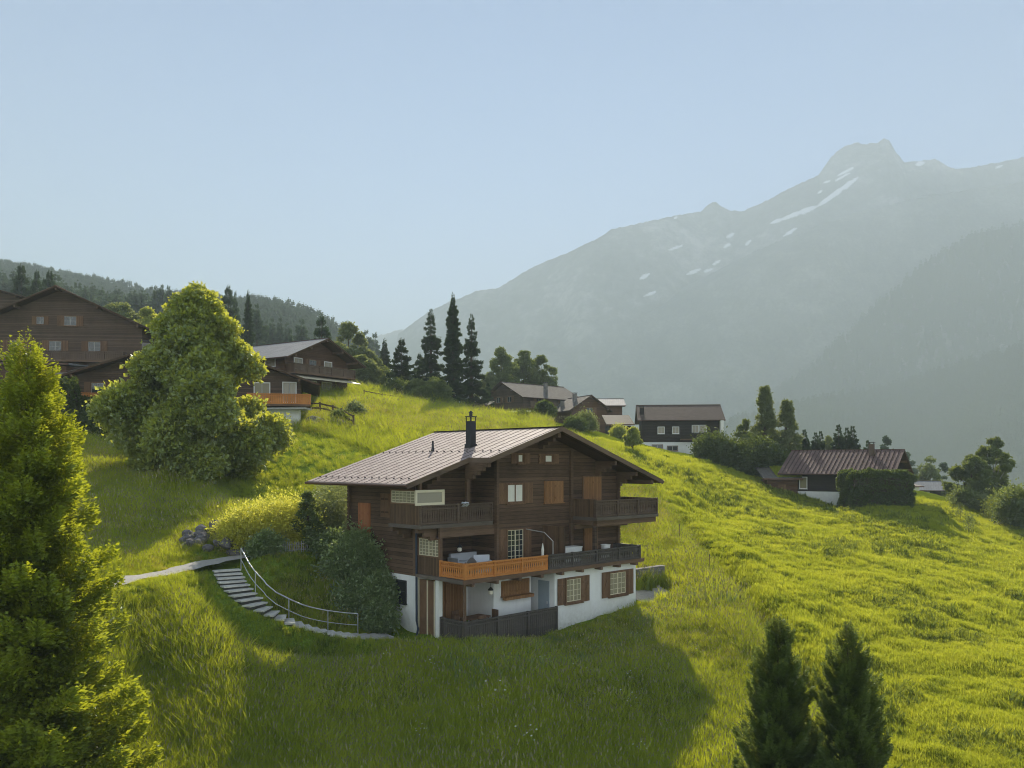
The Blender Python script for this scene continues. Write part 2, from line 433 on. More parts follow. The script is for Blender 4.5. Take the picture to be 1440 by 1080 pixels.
S1 = [(560,470),(600,440),(632,424),(648,419),(670,409),(700,405),(720,393),(745,378),(770,366),(800,355),(830,340),(845,333),(860,322),(900,314),(950,303),(985,298),(995,288),(1005,283),(1012,288),(1025,296),(1045,297),(1080,281),(1110,265),(1150,247),(1160,233),(1170,219),(1185,207),(1205,200),(1215,203),(1235,200),(1243,194),(1250,197),(1260,214),(1272,228),(1295,226),(1315,223),(1335,235),(1350,238),(1390,231),(1440,221),(1560,200),(1750,190)]
S2 = [(640,560),(700,525),(765,492),(800,480),(850,458),(900,436),(960,405),(1020,374),(1080,345),(1140,322),(1200,300),(1300,276),(1440,256),(1600,230),(1800,215)]
S3 = [(860,680),(960,640),(1040,590),(1100,548),(1140,520),(1168,491),(1200,462),(1223,440),(1250,418),(1273,398),(1308,367),(1366,335),(1440,316),(1600,290),(1850,260)]
S4 = [(900,640),(1020,598),(1100,574),(1180,560),(1250,548),(1320,525),(1440,490),(1600,450),(1850,420)]
SNOW = [(1084,314,1150,290,2.6),(1150,290,1207,249,2.4),(1160,284,1185,266,1.6),(1178,247,1200,236,1.8),(1175,254,1195,243,1.6),(1158,257,1168,254,1.2),(1150,272,1156,268,1.2),(1102,332,1120,321,1.6),(1288,232,1300,228,2.2),(1018,348,1027,343,1.8),(1022,334,1032,328,1.8),(1002,372,1013,366,1.6),(965,386,985,378,1.8),(900,392,913,385,1.8),(905,417,922,410,1.6),(940,352,960,345,1.2),(1400,236,1410,233,1.2),(990,382,1003,378,1.3),(948,307,952,305,1.5),(1048,345,1056,338,1.3)]
mountain('mountain_ridge', 'faint farthest ridge behind the spruces', S0, 3500, 2600, -255, rock, 30, 2, 300, 40, snow=[])
mountain('mountain_range', 'hazy rocky mountain range with peak and snow streaks', S1, 2700, 1900, -255, rock, 55, 4, 900, 280, snow=SNOW, edge=.7)
mountain('mountain_shoulder', 'darker wooded shoulder below the peak', S2, 2350, 1750, -255, forest, 46, 7, 700, 180)
V3 = mountain('mountain_spur', 'dark forested spur at the right of the valley', S3, 2000, 1500, -255, forest, 30, 9, 600, 150)
V4 = mountain('valley_hillside', 'low wooded valley side with light clearings', S4, 1550, 700, -255, vale, 10, 13, 600, 160)

# ------------------------------------------------------------------ haze
hz = NT('haze_air')
pv = hz.n('ShaderNodeVolumePrincipled', {'Color': (.80,.893,.985,1), 'Density': .00046, 'Anisotropy': -.4})
hz.t.links.new(pv.outputs[0], hz.out.inputs['Volume'])
_h = MB().box(-13000, 13000, -9500, 9500, -262, 1090).build('haze', hz.mat)
tag(_h, 'pale morning haze filling the valley', kind='stuff')
# ------------------------------------------------------------------ shared materials
M = {}
M['log'] = wood('dark_log', (.042,.025,.016), (.165,.102,.066), .2, 'z')
M['log_x'] = wood('dark_beam', (.065,.042,.027), (.21,.13,.085), 5.0, 'z', gdepth=0)
M['soffit'] = wood('soffit_board', (.04,.023,.014), (.12,.068,.04), .16, 'y')
M['board'] = wood('dark_vertical_board', (.055,.033,.02), (.18,.11,.065), .12, 'x')
M['board_y'] = wood('dark_vertical_board_side', (.055,.033,.02), (.18,.11,.065), .12, 'y')
M['rail_dark'] = wood('weathered_rail', (.06,.042,.033), (.18,.125,.09), 4, 'z', gdepth=0)
M['rail_grey'] = wood('grey_rail', (.05,.045,.042), (.12,.105,.095), 4, 'z', gdepth=0)
M['rail_orange'] = wood('honey_rail', (.38,.14,.035), (.68,.29,.08), 4, 'z', gdepth=0)
M['shutter'] = wood('orange_shutter', (.20,.095,.04), (.36,.19,.085), .11, 'x', gdepth=.7)
M['shutter_y'] = wood('orange_shutter_side', (.28,.10,.045), (.45,.19,.085), .11, 'y', gdepth=.7)
M['shutter_brown'] = wood('brown_shutter', (.11,.06,.035), (.24,.14,.08), .11, 'x', gdepth=.6)
M['edge'] = wood('pale_edge_beam', (.08,.065,.055), (.19,.16,.135), 4, 'z', gdepth=0)
M['edge_light'] = plain('grey_zinc', (.38,.37,.36), .6, .1)
M['white'] = plaster('white_plaster', (.84,.85,.86))
M['cream'] = plain('cream_paint', (.66,.60,.45), .5, .05)
M['whitepaint'] = plain('white_paint', (.8,.8,.78), .5, .04)
M['curtain'] = plain('white_curtain', (.75,.74,.68), .9, .06)
M['metal_dark'] = plain('dark_sheet_metal', (.035,.037,.045), .4, .15, metal=.5)
M['steel'] = plain('galvanised_steel', (.55,.56,.57), .35, .1, metal=.85)
M['pipe'] = plain('dark_blue_pipe', (.03,.045,.08), .4, .1, metal=.3)
M['greydoor'] = plain('grey_blue_door', (.30,.36,.42), .5, .06)
M['concrete'] = plain('concrete', (.40,.39,.37), .9, .14, 2.5, bump=.4)
M['stone'] = plain('grey_stone', (.20,.19,.18), .95, .28, 2.0, bump=.7)
M['rust_wood'] = plain('dark_batten', (.04,.028,.028), 1.0, .2, spec=.0)
M['rust'] = plain('brown_gutter', (.10,.05,.035), .45, .15, metal=.3)
def glassmat():
    m = NT('window_glass'); return m.pbr((.03,.035,.04), .08, spec=.8)
M['glass'] = glassmat()
M['glass_warm'] = NT('curtained_glass').pbr((.30,.27,.20), .15, spec=.7)
def roofmat(name, c1, c2, row=.35, rough=.5, spec=.5, axis=1):
    m = NT(name); v = m.obj()
    br = m.n('ShaderNodeTexBrick', {'Vector': m.stretch(v, (1,1,1), (0,0,R(90)) if axis == 1 else (0,0,0)), 'Scale': 1.0, 'Mortar Size': .02, 'Mortar Smooth': .2, 'Brick Width': .42, 'Row Height': row, 'Bias': 0.,
        'Color1': (*c1,1), 'Color2': (*c2,1), 'Mortar': (*[x*.45 for x in c1],1)})
    n = m.noise(v, .9, 5, .7); n2 = m.noise(v, 7, 4, .7)
    n3 = m.noise(v, 22, 3, .7)
    c = m.mix(m.math('MULTIPLY', m.ramp(n3, [(.4, (0,0,0)), (.62, (1,1,1))]), .5), br.outputs[0], tuple(x*.45 for x in c1), 'MIX')
    c = m.mix(m.math('MULTIPLY', m.ramp(n2, [(.42, (0,0,0)), (.6, (1,1,1))]), .45), c, tuple(x*.6 for x in c1), 'MIX')
    c = m.mix(m.math('MULTIPLY', m.ramp(n, [(.5, (0,0,0)), (.75, (1,1,1))]), .45), c, tuple(x*.45 for x in c2))
    h = m.math('ADD', m.math('MULTIPLY', br.outputs['Fac'], -1.0), m.math('MULTIPLY', n2, .6))
    return m.pbr(c, rough, normal=m.bump(h, .6, .03), spec=spec)
M['roof'] = roofmat('slate_roof', (.40,.31,.29), (.50,.41,.385), .38, .75, .3)
M['roof_grey'] = roofmat('grey_roof', (.15,.135,.12), (.22,.20,.18), .38, .9, .15)
M['roof_brown'] = roofmat('brown_roof', (.12,.09,.075), (.17,.13,.11), .38, .9, .12)
M['roof_red'] = roofmat('red_roof', (.16,.105,.095), (.24,.155,.14), .38, .8, .2)
M['roof_pale'] = roofmat('pale_metal_roof', (.24,.25,.27), (.30,.31,.33), 2.0, .75, .25)
M['tan_roof'] = roofmat('tan_roof', (.36,.31,.25), (.40,.36,.30), .3, .9, .15)
M['log_warm'] = wood('warm_log', (.045,.03,.022), (.15,.10,.07), .2, 'z')
M['log_black'] = wood('blackened_log', (.014,.012,.012), (.045,.036,.032), .25, 'z')
M['log_brown'] = wood('brown_log', (.06,.030,.018), (.15,.08,.045), .22, 'z')

# ------------------------------------------------------------------ building elements
def mp_front(s0): return lambda a, o, z: (a, s0-o, z)
def mp_back(s0): return lambda a, o, z: (a, s0+o, z)
def mp_left(t0): return lambda a, o, z: (t0-o, a, z)
def mp_right(t0): return lambda a, o, z: (t0+o, a, z)

def window(par, mp, a0, a1, z0, z1, cols=2, rows=3, frame='shutter_brown', pane='glass', bars=None, fw=.07, shutters=None, smat='shutter_brown', sw=None, sill=True, box=False, depth=.05):
    """frame with pane, glazing bars, optional open or closed shutters and sill"""
    f = MB(); q = fw
    f.box(a0-q, a0, 0.0, depth+.02, z0-q, z1+q, mp=mp).box(a1, a1+q, 0.0, depth+.02, z0-q, z1+q, mp=mp).box(a0, a1, 0, depth+.02, z1, z1+q, mp=mp).box(a0, a1, 0, depth+.02, z0-q, z0, mp=mp)
    w_ = f.build('window', M[frame], par)
    p = MB().box(a0, a1, .001, .012, z0, z1, mp=mp); p.build('pane', M[pane], w_)
    b = MB(); bw = .022; bm = bars or frame
    am = (a0+a1)/2
    b.box(a0, a0+.035, .012, .042, z0, z1, mp=mp).box(a1-.035, a1, .012, .042, z0, z1, mp=mp).box(a0+.035, a1-.035, .012, .042, z1-.035, z1, mp=mp).box(a0+.035, a1-.035, .012, .042, z0, z0+.035, mp=mp)
    for i in range(1, cols):
        x = a0+(a1-a0)*i/cols; ww = .035 if (cols % 2 == 0 and i == cols//2) else bw/2
        b.box(x-ww, x+ww, .012, .038, z0+.035, z1-.035, mp=mp)
    for j in range(1, rows):
        z = z0+(z1-z0)*j/rows; b.box(a0+.035, a1-.035, .012, .034, z-bw/2, z+bw/2, mp=mp)
    b.build('sash', M[bm], w_)
    if sill: MB().box(a0-q-.05, a1+q+.05, .0, .14, z0-q-.05, z0-q, mp=mp).build('sill', M[frame], w_)
    if shutters == 'open':
        sw = sw or (a1-a0)/2
        for x0, x1 in ((a0-q-.02-sw, a0-q-.02), (a1+q+.02, a1+q+.02+sw)):
            s = MB(); s.box(x0, x1, .03, .065, z0-q, z1+q, mp=mp)
            for zz in (z0+.15*(z1-z0), z1-.2*(z1-z0)): s.box(x0+.03, x1-.03, .065, .09, zz-.04, zz+.04, mp=mp)
            z_a, z_b = z0+.15*(z1-z0)+.04, z1-.2*(z1-z0)-.04
            s.v += [mp(*p) for p in ((x0+.05, .065, z_a),(x0+.14, .065, z_a),(x1-.05, .065, z_b),(x1-.14, .065, z_b),(x0+.05, .085, z_a),(x0+.14, .085, z_a),(x1-.05, .085, z_b),(x1-.14, .085, z_b))]
            n = len(s.v)-8
            for fc in ((0,1,2,3),(4,5,6,7),(0,1,5,4),(1,2,6,5),(2,3,7,6),(3,0,4,7)): s.f.append([n+i for i in fc]); s.m.append(0)
            s.build('shutter', M[smat], w_)
    if shutters == 'closed':
        for x0, x1 in ((a0, am-.01), (am+.01, a1)):
            s = MB(); s.box(x0, x1, .05, .085, z0, z1, mp=mp)
            for zz in (z0+.18*(z1-z0), z1-.2*(z1-z0)): s.box(x0+.04, x1-.04, .085, .11, zz-.045, zz+.045, mp=mp)
            s.build('shutter', M[smat], w_)
    return w_

def railing(par, segs, z0, z1, mat, slat=.125, gap=.022, name='railing', label=None, posts=True, cut=True):
    """slatted balustrade along straight local segments ((x0,y0),(x1,y1))"""
    r = MB()
    for (x0, y0), (x1, y1) in segs:
        L = math.hypot(x1-x0, y1-y0); dx, dy = (x1-x0)/L, (y1-y0)/L; nx, ny = -dy, dx
        mp = lambda a, o, z: (x0+dx*a+nx*o, y0+dy*a+ny*o, z)
        r.box(-.03, L+.03, -.07, .07, z1-.06, z1, mp=mp)
        r.box(0, L, -.035, .035, z0+.02, z0+.11, mp=mp); r.box(0, L, -.035, .035, z1-.24, z1-.16, mp=mp)
        n = int(L/(slat+gap)); p = L/n
        for i in range(n):
            a = i*p+gap/2
            if cut:    # profiled boards: narrow waist
                zz = [z0, z0+.28*(z1-z0), z0+.45*(z1-z0), z0+.62*(z1-z0), z1-.06]
                wd = [0, .0, .028, .0, 0]
                for k in range(4):
                    r.v += [mp(a+wd[k], .035, zz[k]), mp(a+p-gap-wd[k], .035, zz[k]), mp(a+p-gap-wd[k+1], .035, zz[k+1]), mp(a+wd[k+1], .035, zz[k+1]),
                            mp(a+wd[k], .06, zz[k]), mp(a+p-gap-wd[k], .06, zz[k]), mp(a+p-gap-wd[k+1], .06, zz[k+1]), mp(a+wd[k+1], .06, zz[k+1])]
                    b = len(r.v)-8
                    for fc in ((0,1,2,3),(4,5,6,7),(1,2,6,5),(3,0,4,7)): r.f.append([b+i_ for i_ in fc]); r.m.append(0)
            else: r.box(a, a+p-gap, .035, .06, z0, z1-.06, mp=mp)
        if posts:
            k = max(1, round(L/2.1))
            for i in range(k+1): r.box(i*L/k-.05, i*L/k+.05, -.06, .085, z0-.04, z1+.02, mp=mp)
    o = r.build(name, M[mat] if isinstance(mat, str) else mat, par)
    if label: o['label'] = label
    return o

def gable_prism(par, name, x0, x1, y0, y1, zb, ztop, mat):
    """wall body: ztop(x) gives the top edge; xs in order"""
    xs = [x0]+[x for x in ztop[0] if x0 < x < x1]+[x1]
    tops = [float(np.interp(x, ztop[0], ztop[1])) for x in xs]
    prof = [(x1, zb), (x0, zb)] + list(zip(xs, tops))
    m = MB().prism(prof, y0, y1, lambda a, p, q: (p, a, q))
    return m.build(name, M[mat], par)
# ------------------------------------------------------------------ the main chalet (local x along the front, y back into the hill, z up from the terrace)
def FT(px, s):
    k = (px-CX)/F; ax = P0[0]+HV[0]*s; ay = P0[1]+HV[1]*s
    return (k*ay-ax)/(HU[0]-k*HU[1])
def FZ(px, py, s):
    t = FT(px, s); Y = P0[1]+HV[1]*s+HU[1]*t; return (HY-py)/F*Y-HZ
def ST(px, t):      # along the side plane x=t -> y
    k = (px-CX)/F; ax = P0[0]+HU[0]*t; ay = P0[1]+HU[1]*t
    return (k*ay-ax)/(HV[0]-k*HV[1])
def SZ(px, py, t):
    s = ST(px, t); Y = P0[1]+HV[1]*s+HU[1]*t; return (HY-py)/F*Y-HZ
HROT = math.atan2(HU[1], HU[0])
house = empty('chalet', (P0[0], P0[1], HZ), HROT, 'large dark wooden chalet with grey roof, orange balcony and white ground floor', 'chalet')
def hw(x, y, z): return Vector((P0[0]+HU[0]*x+HV[0]*y, P0[1]+HU[1]*x+HV[1]*y, HZ+z))
GZ = 2.68; SL = 2.86; UB = 5.2; UF = 5.38            # slab under / top, upper slab
roofz = ([-2.0, 6.94, 15.8], [7.37, 10.27, 7.33])
under = ([-2.0, 6.94, 15.8], [7.37-.22, 10.27-.22, 7.33-.22])
# --- white ground floor
b = MB()
b.box(0, 13.15, 3.5, 9.8, -1.5, GZ)
b.box(3.16, 5.85, 1.5, 3.498, -1.5, GZ)
b.box(6.34, 13.15, .25, 3.498, -1.5, GZ)
b.build('ground_floor_wall', M['white'], house)
MB().box(-.12, .12, 1.85, 2.1, -1.3, GZ).build('pillar', M['whitepaint'], house)
MB().box(.1, 6.3, .1, 3.498, -.6, -.02).build('terrace_floor', M['concrete'], house)
# --- timber storeys
gable_prism(house, 'timber_wall', 0, 13.6, 3.7, 9.8, GZ+.001, under, 'log')
gable_prism(house, 'timber_wall', 3.6, 13.6, 1.9, 3.698, SL, under, 'log')
MB().box(-.004, 3.598, 1.9, 2.05, 4.72, 5.199).build('lintel_beam', M['log_x'], house)
MB().box(0, .16, 1.9, 2.06, SL, 4.719).build('post', M['log_x'], house)
# log cross-joints: stacked log ends where inner walls meet the front
j = MB()
for x in (3.68, 9.35, 13.5):
    z = SL+.02; j = MB().box(x-.07, x+.07, 1.76, 1.9, SL, float(np.interp(x, *under))-.3)
    while z < float(np.interp(x, *under))-.25: j.box(x-.09, x+.09, 1.72, 1.9, z, z+.165); z += .2
    j.build('log_joint', M['log_x'], house)
for yy in (3.75, 9.7):
    z = GZ+.05; j = MB().box(-.13, 0, yy-.07, yy+.07, z, 7.6)
    while z < 7.6: j.box(-.17, 0, yy-.09, yy+.09, z, z+.165); z += .2
    j.build('log_joint', M['log_x'], house)
# --- lower balcony
bal = MB().box(-.25, 13.45, -.1, 3.499, GZ+.02, SL-.002).build('lower_balcony', M['edge'], house)
bb = MB()
for x in np.arange(.3, 13.2, 1.55): bb.box(x-.08, x+.08, -.22, 1.5, GZ-.14, GZ+.018)
bb.box(-.26, 13.46, -.14, -.101, GZ-.0, SL+.02)
bb.build('floor_beam', M['log_x'], bal)
zt, zb_ = 3.63, SL
tO = FT(770, 0); tL = 3.42
railing(bal, [((0, 0), (tO, 0))], zb_, zt, 'rail_orange', label='freshly varnished orange railing')
railing(bal, [((0, ST(619.7, 0)), (0, 0))], zb_, zt, 'rail_orange', label='freshly varnished orange railing on the side')
railing(bal, [((tO+.02, 0), (13.2, 0))], zb_, zt, 'rail_grey', label='weathered grey brown railing')
railing(bal, [((13.2, 0), (13.2, 1.9))], zb_, zt, 'rail_grey', label='weathered railing at the end of the balcony')
s1 = ST(620, 0); 
sc = MB().box(-.05, .02, s1+.03, 3.6, SL, 3.72).build('side_screen', M['board_y'], bal)
window(sc, mp_left(0), s1+.12, 3.5, 3.8, 4.62, 6, 5, 'shutter_brown', 'glass_warm', 'cream', sill=False)
# partition between the two flats, post with pale brace
MB().box(6.95, 7.03, .12, 1.72, SL, 5.0).build('partition', M['board_y'], house)
br = MB(); xx, yy = FT(778, .1), .12
br.tube([(xx, yy, SL), (xx, yy, 4.3), (xx-.25, .5, 4.75), (xx-.25, 1.9, 4.85)], .026, 6).build('drain_pipe', M['edge_light'], house)
# --- upper left balcony
SB = 2.0; TLf = -1.1
ub = MB().box(TLf-.08, 3.498, SB-.08, 3.699, UB, UF-.002).box(TLf-.08, -.18, 3.7, 4.5, UB, UF-.002).build('upper_balcony', M['edge'], house)
for yy in (2.25, 4.3):
    x = MB().box(TLf-.05, -.001, yy-.1, yy+.1, UB-.2, UB-.002).box(TLf+.35, -.001, yy-.09, yy+.09, UB-.4, UB-.2).box(TLf+.7, -.001, yy-.08, yy+.08, UB-.6, UB-.4)
    x.build('bracket', M['log_x'], ub)
railing(ub, [((TLf, SB), (3.5, SB))], UF, 6.34, 'rail_dark')
MB().box(TLf-.03, TLf+.03, SB+.08, 4.42, UF, 6.34).build('side_screen', M['board_y'], ub)
window(ub, mp_left(TLf), SB+.12, 4.3, 6.42, 7.0, 7, 4, 'shutter_brown', 'glass_warm', 'cream', sill=False)
t_a, t_b = FT(583, SB)+.1, FT(622, SB)
window(ub, mp_front(SB), t_a, t_b, 6.42, 6.98, 1, 1, 'cream', 'glass_warm', 'cream', sill=False, fw=.09)
MB().box(t_b-.28, t_b-.02, SB-.012+.03, SB+.05, 6.45, 6.96).build('curtain', M['curtain'], ub)
tp = 2.02
MB().box(tp-.09, tp+.09, 2.12, 2.3, UF, float(np.interp(tp, *under))).build('post', M['log_x'], ub)
MB().box(TLf+.02, TLf+.16, SB+.1, SB+.24, 6.36, 7.45).build('post', M['log_x'], ub)
# --- upper right balcony
rb = MB().box(9.42, 15.0, 0.0, 1.899, UB, UF-.002).box(13.61, 15.0, 1.9, 4.2, UB, UF-.002).build('upper_balcony', M['edge'], house)
railing(rb, [((9.45, .08), (14.92, .08))], UF, 6.3, 'rail_dark')
MB().box(9.42, 9.48, .16, 1.72, UF, 6.3).box(9.37, 9.53, .1, 1.72, 6.3, 6.36).build('side_screen', M['board_y'], rb)
MB().box(14.9, 14.96, .16, 4.2, UF, 6.3).build('side_screen', M['board_y'], rb)
x = MB()
x.box(9.6, 14.9, .12, .34, UB-.3, UB-.003)
for xx in (9.5, 11.6, 13.5): x.box(xx-.1, xx+.1, .345, 1.9, UB-.25, UB-.003)
x.box(13.6, 14.95, 1.9, 2.1, UB-.45, UB-.003)
x.build('bracket', M['log_x'], rb)
MB().box(9.42, 9.6, .14, .32, SL, UB-.3).build('post', M['log_warm'], rb)
MB().box(9.0, 13.6, 1.2, 1.34, UB-.5, UB-.26).build('beam', M['log_x'], rb)
# --- windows of the front
def fwin(p0, p1, y0, y1, s, pm=None, **k):
    pm = (p0+p1)/2
    return window(house, mp_front(s), FT(p0, s), FT(p1, s), FZ(pm, y1, s), FZ(pm, y0, s), **k)
w1 = fwin(713, 735, 681, 706, 1.9, cols=2, rows=1, pane='curtain', frame='shutter_brown', shutters='open', sw=.62)
w2 = fwin(766, 790, 678, 705, 1.9, cols=2, rows=1, frame='shutter', shutters='closed', smat='shutter'); w2['label'] = 'window with closed orange brown shutters'
w3 = fwin(820, 844, 671, 707, 1.9, cols=2, rows=1, frame='shutter_brown', shutters='closed', smat='shutter', sill=False)
fwin(728, 735, 639, 650, 1.9, cols=1, rows=1, pane='curtain', shutters='open', sw=.42)
fwin(766, 776, 640, 650, 1.9, cols=1, rows=1, pane='curtain', shutters='open', sw=.42)
fwin(713, 735, 745, 789, 1.9, cols=4, rows=6, bars='cream', shutters='open', sw=.5, smat='shutter_brown', sill=False)
fwin(821, 838, 742, 784, 1.9, cols=2, rows=1, frame='shutter_brown', shutters='closed', smat='shutter', sill=False)
for p0, p1, y0, y1 in ((796, 816, 814, 845), (857, 879, 805, 835)):
    wv = fwin(p0, p1, y0, y1, .25, cols=4, rows=4, frame='shutter_brown', bars='cream', pane='glass_warm', shutters='open', sw=.56, fw=.11)
wl = fwin(706, 742, 817, 834, 1.5, cols=4, rows=1, frame='shutter', shutters='closed', smat='shutter'); wl['label'] = 'low window with orange shutters and a flower box'
fb = MB(); a0, a1 = FT(704, 1.5), FT(744, 1.5); z0 = FZ(722, 841, 1.5)
fb.box(a0, a1, .15, .38, z0, z0+.16, mp=mp_front(1.5)).build('flower_box', M['shutter'], wl)
# white room: lattice window on the upper side, door and small window on the side wall
sd0, sd1 = ST(520, 0), ST(506, 0)
dr = window(house, mp_left(0), sd0, sd1, 3.7, SZ(513, 709, 0), 2, 1, 'shutter_y', shutters='closed', smat='shutter_y', sill=False); dr['label'] = 'tall reddish shutter on the left side'
window(house, mp_left(0), 6.0, 6.7, 5.6, 6.7, 2, 2, 'shutter_brown', shutters='closed', smat='shutter_brown', sill=False)
window(house, mp_left(0), ST(571, 0), ST(559, 0), SZ(565, 846, 0), SZ(565, 817, 0), 1, 2, 'metal_dark', 'glass', fw=.06)
# entrance recess: grey-blue door on the flank of the right block, wooden doors behind the pillar
d = MB().box(.62, 1.4, .0, .05, -.02, 2.15, mp=mp_left(6.34)); d = d.build('door', M['greydoor'], house)
MB().box(.68, .74, .05, .11, .95, 1.08, mp=mp_left(6.34)).build('handle', M['steel'], d)
MB().box(5.85, 6.34, 2.9, 2.96, 0, 2.4).build('door', M['shutter_brown'], house)
wd = MB()
for i in range(4):
    a = .18+i*.72; wd.box(a, a+.68, .0, .05, .0, 2.45, mp=mp_front(3.5))
    for z in (.25, 1.2, 2.1): wd.box(a+.05, a+.63, .05, .08, z, z+.1, mp=mp_front(3.5))
wd.build('door', M['shutter'], house)['label'] = 'row of orange brown wooden doors on the terrace'
MB().box(-.06, .02, 2.14, 3.44, -.3, 2.6).build('door', M['shutter_brown'], house)
MB().box(-.09, -.06, 2.2, 2.27, -.3, 2.6).box(-.09, -.06, 2.75, 2.82, -.3, 2.6).build('door_frame', M['cream'], house)
# terrace fence
tf = railing(house, [((-.0, .02), (6.25, .02))], -.75, .9, 'rail_grey', name='terrace_fence', cut=False, gap=.02)
railing(house, [((0, 1.8), (0, .02))], -.75, .9, 'rail_grey', name='terrace_fence', cut=False, gap=.02)
MB().box(.02, .14, .1, .22, -.4, GZ+.018).build('terrace_post', M['log_x'], house)
# down pipe on the corner
MB().tube([(-.08, 3.62, 7.0), (-.12, 3.62, 5.0), (-.1, 3.62, .5), (-.1, 3.5, .1), (-.35, 3.3, -.2)], .055, 8).build('down_pipe', M['pipe'], house)
# pale corner strip
MB().box(-.012, .002, 3.488, 3.62, -.5, GZ-.01).build('corner_trim', M['cream'], house)
# --- roof
def roof_slab(mb, poly, zf, th):
    top = [(x, y, float(np.interp(x, *zf))) for x, y in poly]; n = len(poly)
    b = len(mb.v); mb.v += top + [(x, y, z-th) for x, y, z in top]
    mb.f.append([b+i for i in range(n)]); mb.m.append(0)
    mb.f.append([b+n+i for i in range(n)][::-1]); mb.m.append(1)
    for i in range(n):
        k = (i+1) % n; mb.f.append([b+k, b+i, b+n+i, b+n+k]); mb.m.append(1)
Lp = [(-2, 1.9), (1.87, 1.9), (1.87, .3), (6.94, .3), (6.94, 10.9), (-2, 10.9)]
Rp = [(6.94, .3), (15.8, .3), (15.8, 10.9), (6.94, 10.9)]
rf = MB(); roof_slab(rf, Lp, roofz, .05); roof_slab(rf, Rp, roofz, .05)
roof = rf.build('roof', [M['roof'], M['metal_dark']], house)
def off(z): return (roofz[0], [v-z for v in roofz[1]])
sf = MB()
sh = lambda P, e: [(x+(e if x < 0 else -e if x > 15 else 0), y+(e if y < 2 else -e if y > 10 else 0)) for x, y in P]
roof_slab(sf, sh(Lp, .06), off(.055), .14); roof_slab(sf, sh(Rp, .06), off(.055), .14)
sf.build('soffit', [M['soffit'], M['soffit']], roof)
fa = MB()    # barge boards along the front verge, and eaves boards
def barge(x0, x1, y):
    z0, z1 = float(np.interp(x0, *roofz)), float(np.interp(x1, *roofz))
    fa.v += [(x0, y, z0+.02), (x1, y, z1+.02), (x1, y, z1-.24), (x0, y, z0-.24), (x0, y-.04, z0+.02), (x1, y-.04, z1+.02), (x1, y-.04, z1-.24), (x0, y-.04, z0-.24)]
    n = len(fa.v)-8
    for fc in ((0,1,2,3),(4,5,6,7),(0,1,5,4),(1,2,6,5),(2,3,7,6),(3,0,4,7)): fa.f.append([n+i for i in fc]); fa.m.append(0)
barge(-2, 1.87, 1.898); barge(1.83, 6.94, .298); barge(6.942, 15.8, .298)
fa.box(1.83, 1.868, .3, 1.86, 8.38, 8.62)
fa.build('barge_board', M['rail_dark'], roof)
MB().tube([(-2.06, 1.85, 7.28), (-2.06, 10.95, 7.28)], .07, 8).build('gutter', M['rust'], roof)
MB().tube([(15.86, .25, 7.24), (15.86, 10.95, 7.24)], .07, 8).build('gutter', M['rust'], roof)
rb_ = MB()     # battens running up the slopes, each a little proud of the slates, with ridge cap
def rib(y, xa, xb):
    za, zb2 = float(np.interp(xa, *roofz)), float(np.interp(xb, *roofz)); e = .013
    rb_.v += [(xa, y-e, za-.005), (xb, y-e, zb2-.005), (xb, y+e, zb2-.005), (xa, y+e, za-.005), (xa, y-e, za+.014), (xb, y-e, zb2+.014), (xb, y+e, zb2+.014), (xa, y+e, za+.014)]
    n = len(rb_.v)-8
    for fc in ((0,1,2,3),(4,5,6,7),(0,1,5,4),(1,2,6,5),(2,3,7,6),(3,0,4,7)): rb_.f.append([n+i for i in fc]); rb_.m.append(0)
for i in range(17):
    y = .5+i*.62
    rib(y, -1.97 if y > 1.95 else 1.9, 6.85); rib(y, 7.03, 15.77)
for k, y0 in enumerate(np.arange(.6, 10.6, .62)):       # snow stops
    for xs in (-1.3, 2.9) if y0 > 2.3 else (2.9,):
        z = float(np.interp(xs, *roofz)); rb_.box(xs-.03, xs+.03, y0+.13, y0+.22, z-.01, z+.04)
rb_.box(6.80, 7.08, .27, 10.93, 10.245, 10.30)
rb_.build('roof_batten', M['rust_wood'], roof)
# purlins with stepped corbels
for x, y1, wy in ((-.0, 2.0, 3.7), (1.98, .5, 2.2), (6.94, .45, 1.9), (11.6, .45, 1.9), (13.5, .45, 1.9), (15.0, .45, 3.0)):
    z = float(np.interp(x, *roofz))-.2 - (.06 if x == 6.94 else .0)
    zz = z-.06
    pu = MB().box(x-.1, x+.1, y1, wy+.6, zz-.24, zz)
    for k in range(1, 4):
        yk = y1+.38*k
        if yk < wy and x < 14: pu.box(x-.09, x+.09, yk, wy, zz-.24-.2*k, zz-.24-.2*(k-1)-.001)
    pu.build('purlin', M['log_x'], roof)
# chimneys
def chimney(x, y, w_, h, cap=True, mat='metal_dark'):
    z = float(np.interp(x, *roofz))
    c = MB().box(x-w_*1.25, x+w_*1.25, y-w_*1.25, y+w_*1.25, z-.35, z+.14).box(x-w_, x+w_, y-w_, y+w_, z+.14, z+h)
    ch = c.build('chimney', M[mat], roof)
    k = MB()
    for sx in (-1, 1):
        for sy in (-1, 1): k.box(x+sx*w_*.9-.02, x+sx*w_*.9+.02, y+sy*w_*.9-.02, y+sy*w_*.9+.02, z+h, z+h+.22)
    k.box(x-w_*1.2, x+w_*1.2, y-w_*1.2, y+w_*1.2, z+h+.22, z+h+.26)
    k.lathe([(.09, 0), (.09, .16), (.14, .18), (.02, .3)], (x, y, z+h+.26), 10)
    k.build('cowl', M[mat], ch)
chimney(3.75, 3.93, .19, 1.35)
c = MB().lathe([(.13, -.3), (.13, 1.0), (.22, 1.02), (.22, 1.4), (.1, 1.5)], (12.4, 6.5, float(np.interp(12.4, *roofz))), 12)
c.build('chimney', M['metal_dark'], roof)
